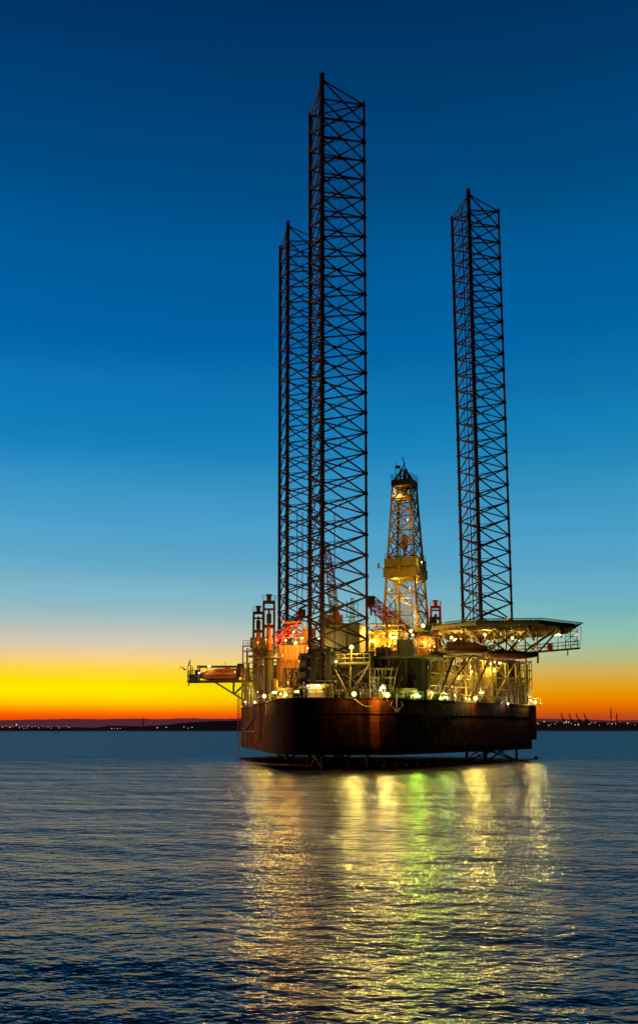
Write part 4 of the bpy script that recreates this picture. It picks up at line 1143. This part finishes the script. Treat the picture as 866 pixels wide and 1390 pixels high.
container('container', 'dark olive ribbed container at the left end of the pipe deck', 'container', 511, 526, 879.5, 151, zs, 3, 'grey_steel')
container('container', 'tall grey ribbed container at the right of the pipe deck', 'container', 539.5, 560, 869.5, 151, zs, 3.2, 'house_paint', pitch=.32)
container('toolbox', 'low brown steel box between the two pipe deck containers', 'box', 527.5, 538.5, 883.5, 151, zs, 2, 'orange_wall', ribs=False)
container('cabin', 'cream cabin lit from inside at the foot of the near leg', 'cabin', 419, 447, 929.5, 139.6, DECK, 2.2, 'cream_paint', ribs=False)
container('cabin', 'long cream deck cabin beside the green floodlight', 'cabin', 534, 561, 935.5, 144.3, DECK, 2.6, 'cream_paint', ribs=False)
container('container', 'orange container with red door on top of the ribbed quarters', 'container', 410.5, 421, 852, 168, fb[5] + .22, 3, 'orange_wall', pitch=.35)
container('cabin', 'pale cabin lit green below the left crane pedestal', 'cabin', 377, 398, 934.5, 147.5, DECK, 2.4, 'cream_paint', ribs=False)
# tanks
def tank(label, px, Y, r_, z0, z1, mat):
    c = atz(px, Y, (z0 + z1) / 2); o = empty('storage_tank', flat(c, z0), label, 'tank', 'upright tanks on the main deck')
    MB().lathe((c.x, c.y, 0), [(r_, z0), (r_, z1 - .4), (r_ * .8, z1 - .1), (r_ * .3, z1)], 20).build('shell', mat, o)
    m = MB().ladder((c.x + .3, c.y - r_ - .12, z0), (c.x + .3, c.y - r_ - .12, z1), .45, .4, .035)
    for q in (.3, .65): m.lathe((c.x, c.y, z0 + (z1 - z0) * q), [(r_ + .03, 0), (r_ + .03, .12)], 20)
    m.build('ladder', mat, o)
tank('stout cream tank under the right part of the helideck', 661, 170, 1.7, DECK, zof(906, 170), 'cream_paint')
tank('slim cream tank left of the stout tank', 642, 169, 1.2, DECK, zof(912, 169), 'cream_paint')
tank('yellow tank behind the raking strut at the hull side', 588, 155, 1.3, DECK, zof(914, 155), 'yellow_steel')
tank('yellow tank between the left crane pedestal and the ribbed quarters', 372, 158, .7, DECK, zof(922, 158), 'yellow_steel')

# ------------------------------------------------------------------ lamps (bulb + housing are parts of the rig; each carries a real light, a few of them added)
LAMP_GAIN = .85
def lamp(px, py, Y, c, power, size=.3, style='flood', light=True, spread=None):
    p = at(px, py, Y); size *= .56
    if style == 'tube':
        f = MB().box(p + Vector((0, .12, .14)), (size * 6, .3, .12), ROT).build('fluorescent_lamp', 'grey_steel', rig)
        MB().box(p, (size * 5.6, .22, .18), ROT).build('lens', LAMPMAT[c], f)
    else:
        f = MB().box(p + Vector((0, size * .9, .05)), (size * 2.1, size * .8, size * 1.8)).tube(p + Vector((0, size, 0)), p + Vector((0, size, -.9)), .06).build('floodlight', 'dark_steel', rig)
        MB().ball(p, size * .92, 10).build('lens', LAMPMAT[c], f)
        m = MB(); vs = []  # glowing flared ring added as the halo around the bulb
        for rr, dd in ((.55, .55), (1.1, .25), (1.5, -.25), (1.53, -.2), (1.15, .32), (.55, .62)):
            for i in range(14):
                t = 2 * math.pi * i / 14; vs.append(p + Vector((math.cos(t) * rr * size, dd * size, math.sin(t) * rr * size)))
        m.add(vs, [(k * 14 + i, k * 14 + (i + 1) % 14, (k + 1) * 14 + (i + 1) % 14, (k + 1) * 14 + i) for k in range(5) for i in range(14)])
        m.build('reflector', HALO[c], f, smooth=True)
    if light and power:
        l = bpy.data.lights.new('lamp_light', 'POINT'); l.energy = power * LAMP_GAIN; l.color = c; l.shadow_soft_size = .25
        o = bpy.data.objects.new('lamp_light', l); col.objects.link(o); o.parent = f
        o.location = p + Vector((0, -size - .35, -.05)); 
# left
lamp(333.5, 953, 183, COLD, 350, .28); lamp(346, 953, 175, WARM, 250, .32); lamp(351, 939, 178, COLD, 300, .22, 'tube')
lamp(359, 945, 153.5, WARM, 650, .42); lamp(373.5, 940, 150, WARM, 550, .26, 'tube'); lamp(381, 941.5, 147, WARM, 300, .34); lamp(388, 943, 142, WARM, 450, .36); lamp(403, 939, 143, WARM, 300, .2, 'tube'); lamp(391, 926, 158, GOLD, 700, .12); lamp(406, 897, 158, ORNG, 650, .12); lamp(384, 890, 161, ORNG, 450, .12)  # tiny gold and orange bulbs here are added to brighten the quarters wall
lamp(417.5, 931, 139, COLD, 150, .2); lamp(431, 930.5, 138.8, WARM, 175, .22, 'tube')
# centre
lamp(477, 878.5, 140.5, WARM, 1700, .42); lamp(456, 898, 139.5, WARM, 350, .28); lamp(480.5, 942, 134.6, WARM, 800, .46); lamp(519.5, 934, 141, COLD, 500, .24, 'tube'); lamp(525.5, 943.5, 135.2, WARM, 1000, .48)
lamp(565, 944, 142, GREEN, 1000, .48); lamp(569.5, 945, 143.4, GREEN, 300, .24)
# drill floor
lamp(574.5, 849.5, 172, WARM, 900, .45); lamp(557.5, 856.5, 172, WARM, 450, .4); lamp(560, 862, 171, WARM, 250, .3); lamp(522, 864, 160.5, GOLD, 750, .36); lamp(529, 863, 160.5, GOLD, 750, .36); lamp(535, 866, 160.5, WARM, 750, .3, 'tube')
lamp(502, 858, 160, ORNG, 750, .3); lamp(506, 871, 158, GOLD, 600, .25, 'tube'); lamp(528, 877, 157, GOLD, 450, .24); lamp(491, 856, 160.2, GOLD, 350, .2); lamp(575, 872, 156, ORNG, 400, .22)
lamp(539, 843, 186, GOLD, 1300, .28); lamp(528, 800, 187, GOLD, 750, .10); lamp(556, 798, 186, GOLD, 750, .10); lamp(566, 790, 192.5, GOLD, 450, .2); lamp(537, 790, 196, GOLD, 450, .10); lamp(562, 835, 190, GOLD, 800, .12); lamp(548, 815, 199, GOLD, 900, .10); lamp(553, 705, 190, GOLD, 800, .08); lamp(541, 672, 196, GOLD, 450, .16); lamp(572, 763, 192, WARM, 200, .22)  # lights with tiny bulbs added to brighten the derrick and its wind wall
# left upper
lamp(388, 869, 163, ORNG, 1500, .22); lamp(411, 866, 162, ORNG, 900, .2); lamp(432.5, 866, 154.5, WARM, 600, .26, 'tube'); lamp(418, 880, 153, WARM, 200, .2); lamp(398, 858, 165, ORNG, 900, .18); lamp(350, 872, 181, ORNG, 500, .14); lamp(361, 868, 158.5, ORNG, 700, .14)
lamp(270.5, 913.5, 185.8, COLD, 120, .24); lamp(284, 904.6, 186, WARM, 120, .14, 'tube'); lamp(319, 912, 184, ORNG, 350, .15)
# helideck underside
for px, py, Y in ((612.5, 863.5, 163), (620, 866.5, 164), (624, 866.5, 165), (658, 859.5, 162), (669, 866.5, 166), (695, 864, 164), (704, 867.5, 168), (756.5, 860, 164)):
    lamp(px, py + 2, Y, WARM, 620, .34 if px != 704 else .2, 'tube' if px in (620, 756.5) else 'flood')
lamp(582, 876, 158, WARM, 350, .26); lamp(590, 877.5, 160, WARM, 350, .28); lamp(587, 871.5, 161, GOLD, 250, .22)
# right lower
lamp(589, 915.5, 156, WARM, 450, .3, 'tube'); lamp(588, 919.5, 155, WARM, 600, .34); lamp(586, 940, 151, WARM, 500, .34); lamp(602, 946.5, 150.5, GREEN, 500, .28); lamp(606, 946.8, 151, COLD, 300, .26); lamp(617, 944, 156, COLD, 200, .22)
lamp(641, 911.5, 165, WARM, 700, .36); lamp(666, 900.5, 168, WARM, 900, .4); lamp(678, 900, 170, WARM, 500, .3); lamp(670, 911, 168, WARM, 250, .26); lamp(621, 918, 166, WARM, 300, .24); lamp(645, 948, 157.2, WARM, 1900, .45); lamp(653, 940.5, 160, WARM, 400, .22, 'tube')
lamp(689, 955, 168, COLD, 250, .28); lamp(715, 943, 176, COLD, 250, .24); lamp(720, 951, 178.5, WARM, 500, .34); lamp(726, 953, 179.5, WARM, 800, .4); lamp(632, 948, 158, WARM, 250, .2)
lamp(640, 918, 172, GOLD, 500, .2); lamp(612, 930, 164, GOLD, 500, .2)  # gold lights added to warm the right side of the deck
# the edge floods throw most of their light out over the water
for px, py, Y, c, e_ in ((346, 952, 172, WARM, 4000), (359, 945, 153.3, WARM, 3500), (388, 943, 138.3, WARM, 1500), (480.5, 942, 134.3, WARM, 9000), (525.5, 943.5, 134.8, WARM, 11000), (565, 944, 141.6, GREEN, 5500), (604, 946.5, 150, GREEN, 3500), (645, 948, 156.8, WARM, 9000), (726, 953, 178.8, WARM, 9000)):
    ld_ = bpy.data.lights.new('flood_beam', 'SPOT'); ld_.energy = e_ * .18; ld_.color = c; ld_.shadow_soft_size = .3; ld_.spot_size = R(110); ld_.spot_blend = .8
    lo = bpy.data.objects.new('flood_beam', ld_); col.objects.link(lo); lo.parent = rig
    pp_ = at(px, py, Y) + Vector((0, -.5, -.1)); lo.location = pp_ - rig.location
    lo.rotation_euler = Vector((-.55 if px < 370 else .45 if px > 550 else 0, -1, -.22)).to_track_quat('-Z', 'Y').to_euler()
# flood pole at the lookout gallery
p = at(477, 880, 140.7); MB().tube(p, flat(p, zg), .09, 6).build('lamp_post', 'yellow_steel', rig)

# ------------------------------------------------------------------ oil boom floating round the legs
pts = []
for px, py in ((328.5, 1032.5), (333, 1034.3), (345, 1036.4), (365, 1038.0), (395, 1039.2), (430, 1040.2), (470, 1040.6), (520, 1040.2), (565, 1039.0), (610, 1037.4), (650, 1035.8), (690, 1034), (716, 1032.2), (727, 1030.6)):
    g = shore_pt(px, py); pts.append(Vector((g.x, g.y, .05)))
bo = empty('oil_boom', pts[6], 'long red floating oil boom lying on the water around the rig legs', 'oil boom')
m = MB()
for a, b in zip(pts, pts[1:]):
    n = max(1, int((b - a).length / 2.2))
    for i in range(n): m.tube(a.lerp(b, (i + .06) / n), a.lerp(b, (i + .94) / n), .17, 8)
m.build('float', 'boom_red', bo)
m = MB()
for p in (pts[0], pts[-1]): m.ball(p + Vector((0, 0, .15)), .45, 10)
m.build('end_buoy', 'boom_red', bo)

# ------------------------------------------------------------------ sky and light
w = bpy.data.worlds.new('World'); sc.world = w; w.use_nodes = True
n, l = w.node_tree.nodes, w.node_tree.links
bg = n['Background']
tc = n.new('ShaderNodeTexCoord'); sp = n.new('ShaderNodeSeparateXYZ'); l.new(tc.outputs['Generated'], sp.inputs[0])
def lin(c): return tuple(((v / 255) / 12.92 if v / 255 <= .04045 else ((v / 255 + .055) / 1.055) ** 2.4) for v in c)
mz = n.new('ShaderNodeMath'); mz.operation = 'MAXIMUM'; mz.inputs[1].default_value = 0; l.new(sp.outputs['Z'], mz.inputs[0])
sq = n.new('ShaderNodeMath'); sq.operation = 'SQRT'; l.new(mz.outputs[0], sq.inputs[0])
def ramp(stops):
    r = n.new('ShaderNodeValToRGB'); r.color_ramp.interpolation = 'CARDINAL'
    el = r.color_ramp.elements
    pos = [(math.sqrt(max(0, math.sin(R(e)))), c) for e, c in stops]
    el[0].position = pos[0][0]; el[0].color = (*lin(pos[0][1]), 1)
    el[1].position = pos[-1][0]; el[1].color = (*lin(pos[-1][1]), 1)
    for p_, c in pos[1:-1]:
        k = el.new(p_); k.color = (*lin(c), 1)
    l.new(sq.outputs[0], r.inputs[0]); return r
left = ramp([(0, (205, 60, 20)), (.65, (240, 80, 5)), (1.0, (255, 125, 0)), (1.4, (255, 185, 0)), (2.1, (255, 228, 0)), (2.9, (255, 220, 22)), (3.7, (252, 212, 92)), (4.8, (224, 204, 172)), (6.6, (160, 190, 194)), (9.2, (108, 174, 203)), (14.9, (47, 142, 195)), (21.3, (7, 107, 172)), (29, (0, 82, 142)), (39.5, (0, 48, 96)), (60, (1, 22, 50)), (90, (1, 14, 34))])
right = ramp([(0, (170, 55, 40)), (.65, (188, 70, 32)), (1.0, (212, 92, 10)), (1.5, (230, 122, 2)), (2.2, (232, 150, 14)), (2.9, (220, 166, 62)), (3.7, (196, 180, 112)), (4.8, (158, 190, 158)), (6.6, (122, 182, 185)), (9.2, (92, 166, 198)), (14.9, (44, 142, 190)), (21.3, (7, 107, 168)), (29, (0, 82, 138)), (39.5, (0, 48, 93)), (60, (1, 22, 50)), (90, (1, 14, 34))])
back = ramp([(0, (16, 14, 22)), (4, (22, 18, 28)), (10, (18, 20, 36)), (25, (8, 20, 42)), (90, (1, 14, 34))])
at2 = n.new('ShaderNodeMath'); at2.operation = 'ARCTAN2'; l.new(sp.outputs['X'], at2.inputs[0]); l.new(sp.outputs['Y'], at2.inputs[1])
fr_ = n.new('ShaderNodeMapRange'); fr_.interpolation_type = 'SMOOTHSTEP'; fr_.inputs[1].default_value = R(-12); fr_.inputs[2].default_value = R(17); l.new(at2.outputs[0], fr_.inputs[0])
mx = n.new('ShaderNodeMix'); mx.data_type = 'RGBA'; l.new(fr_.outputs[0], mx.inputs[0]); l.new(left.outputs[0], mx.inputs[6]); l.new(right.outputs[0], mx.inputs[7])
ab = n.new('ShaderNodeMath'); ab.operation = 'ADD'; ab.inputs[1].default_value = R(18); l.new(at2.outputs[0], ab.inputs[0])
ab2 = n.new('ShaderNodeMath'); ab2.operation = 'ABSOLUTE'; l.new(ab.outputs[0], ab2.inputs[0])
fb_ = n.new('ShaderNodeMapRange'); fb_.interpolation_type = 'SMOOTHSTEP'; fb_.inputs[1].default_value = R(36); fb_.inputs[2].default_value = R(92); l.new(ab2.outputs[0], fb_.inputs[0])
mb = n.new('ShaderNodeMix'); mb.data_type = 'RGBA'; l.new(fb_.outputs[0], mb.inputs[0]); l.new(mx.outputs[2], mb.inputs[6]); l.new(back.outputs[0], mb.inputs[7])
mpn = n.new('ShaderNodeMapping'); mpn.inputs['Scale'].default_value = (1.6, 1.6, 16); l.new(tc.outputs['Generated'], mpn.inputs[0])
nz = n.new('ShaderNodeTexNoise'); nz.inputs['Scale'].default_value = 1.3; nz.inputs['Detail'].default_value = 5; nz.inputs['Roughness'].default_value = .55; l.new(mpn.outputs[0], nz.inputs['Vector'])
mrn = n.new('ShaderNodeMapRange'); mrn.inputs[1].default_value = .3; mrn.inputs[2].default_value = .7; mrn.inputs[3].default_value = .93; mrn.inputs[4].default_value = 1.05; l.new(nz.outputs['Fac'], mrn.inputs[0])
mhz = n.new('ShaderNodeMix'); mhz.data_type = 'RGBA'; mhz.blend_type = 'MULTIPLY'; mhz.inputs[0].default_value = 1; l.new(mb.outputs[2], mhz.inputs[6]); l.new(mrn.outputs[0], mhz.inputs[7])
l.new(mhz.outputs[2], bg.inputs['Color']); bg.inputs['Strength'].default_value = 1.0

sun = bpy.data.lights.new('sun', 'SUN'); sun.energy = 1.0; sun.angle = R(6); sun.color = (1, .42, .12)
so = bpy.data.objects.new('sun', sun); col.objects.link(so)
az, el_ = R(-62), R(2.5)
dv = -Vector((math.sin(az) * math.cos(el_), math.cos(az) * math.cos(el_), math.sin(el_)))
so.rotation_euler = dv.to_track_quat('-Z', 'Y').to_euler()

sc.view_settings.view_transform = 'Standard'; sc.view_settings.look = 'None'; sc.view_settings.exposure = 0; sc.view_settings.gamma = 1
cy = sc.cycles if hasattr(sc, 'cycles') else None
if cy:
    cy.max_bounces = 5; cy.diffuse_bounces = 2; cy.glossy_bounces = 3; cy.caustics_reflective = False; cy.caustics_refractive = False
    cy.use_light_tree = True
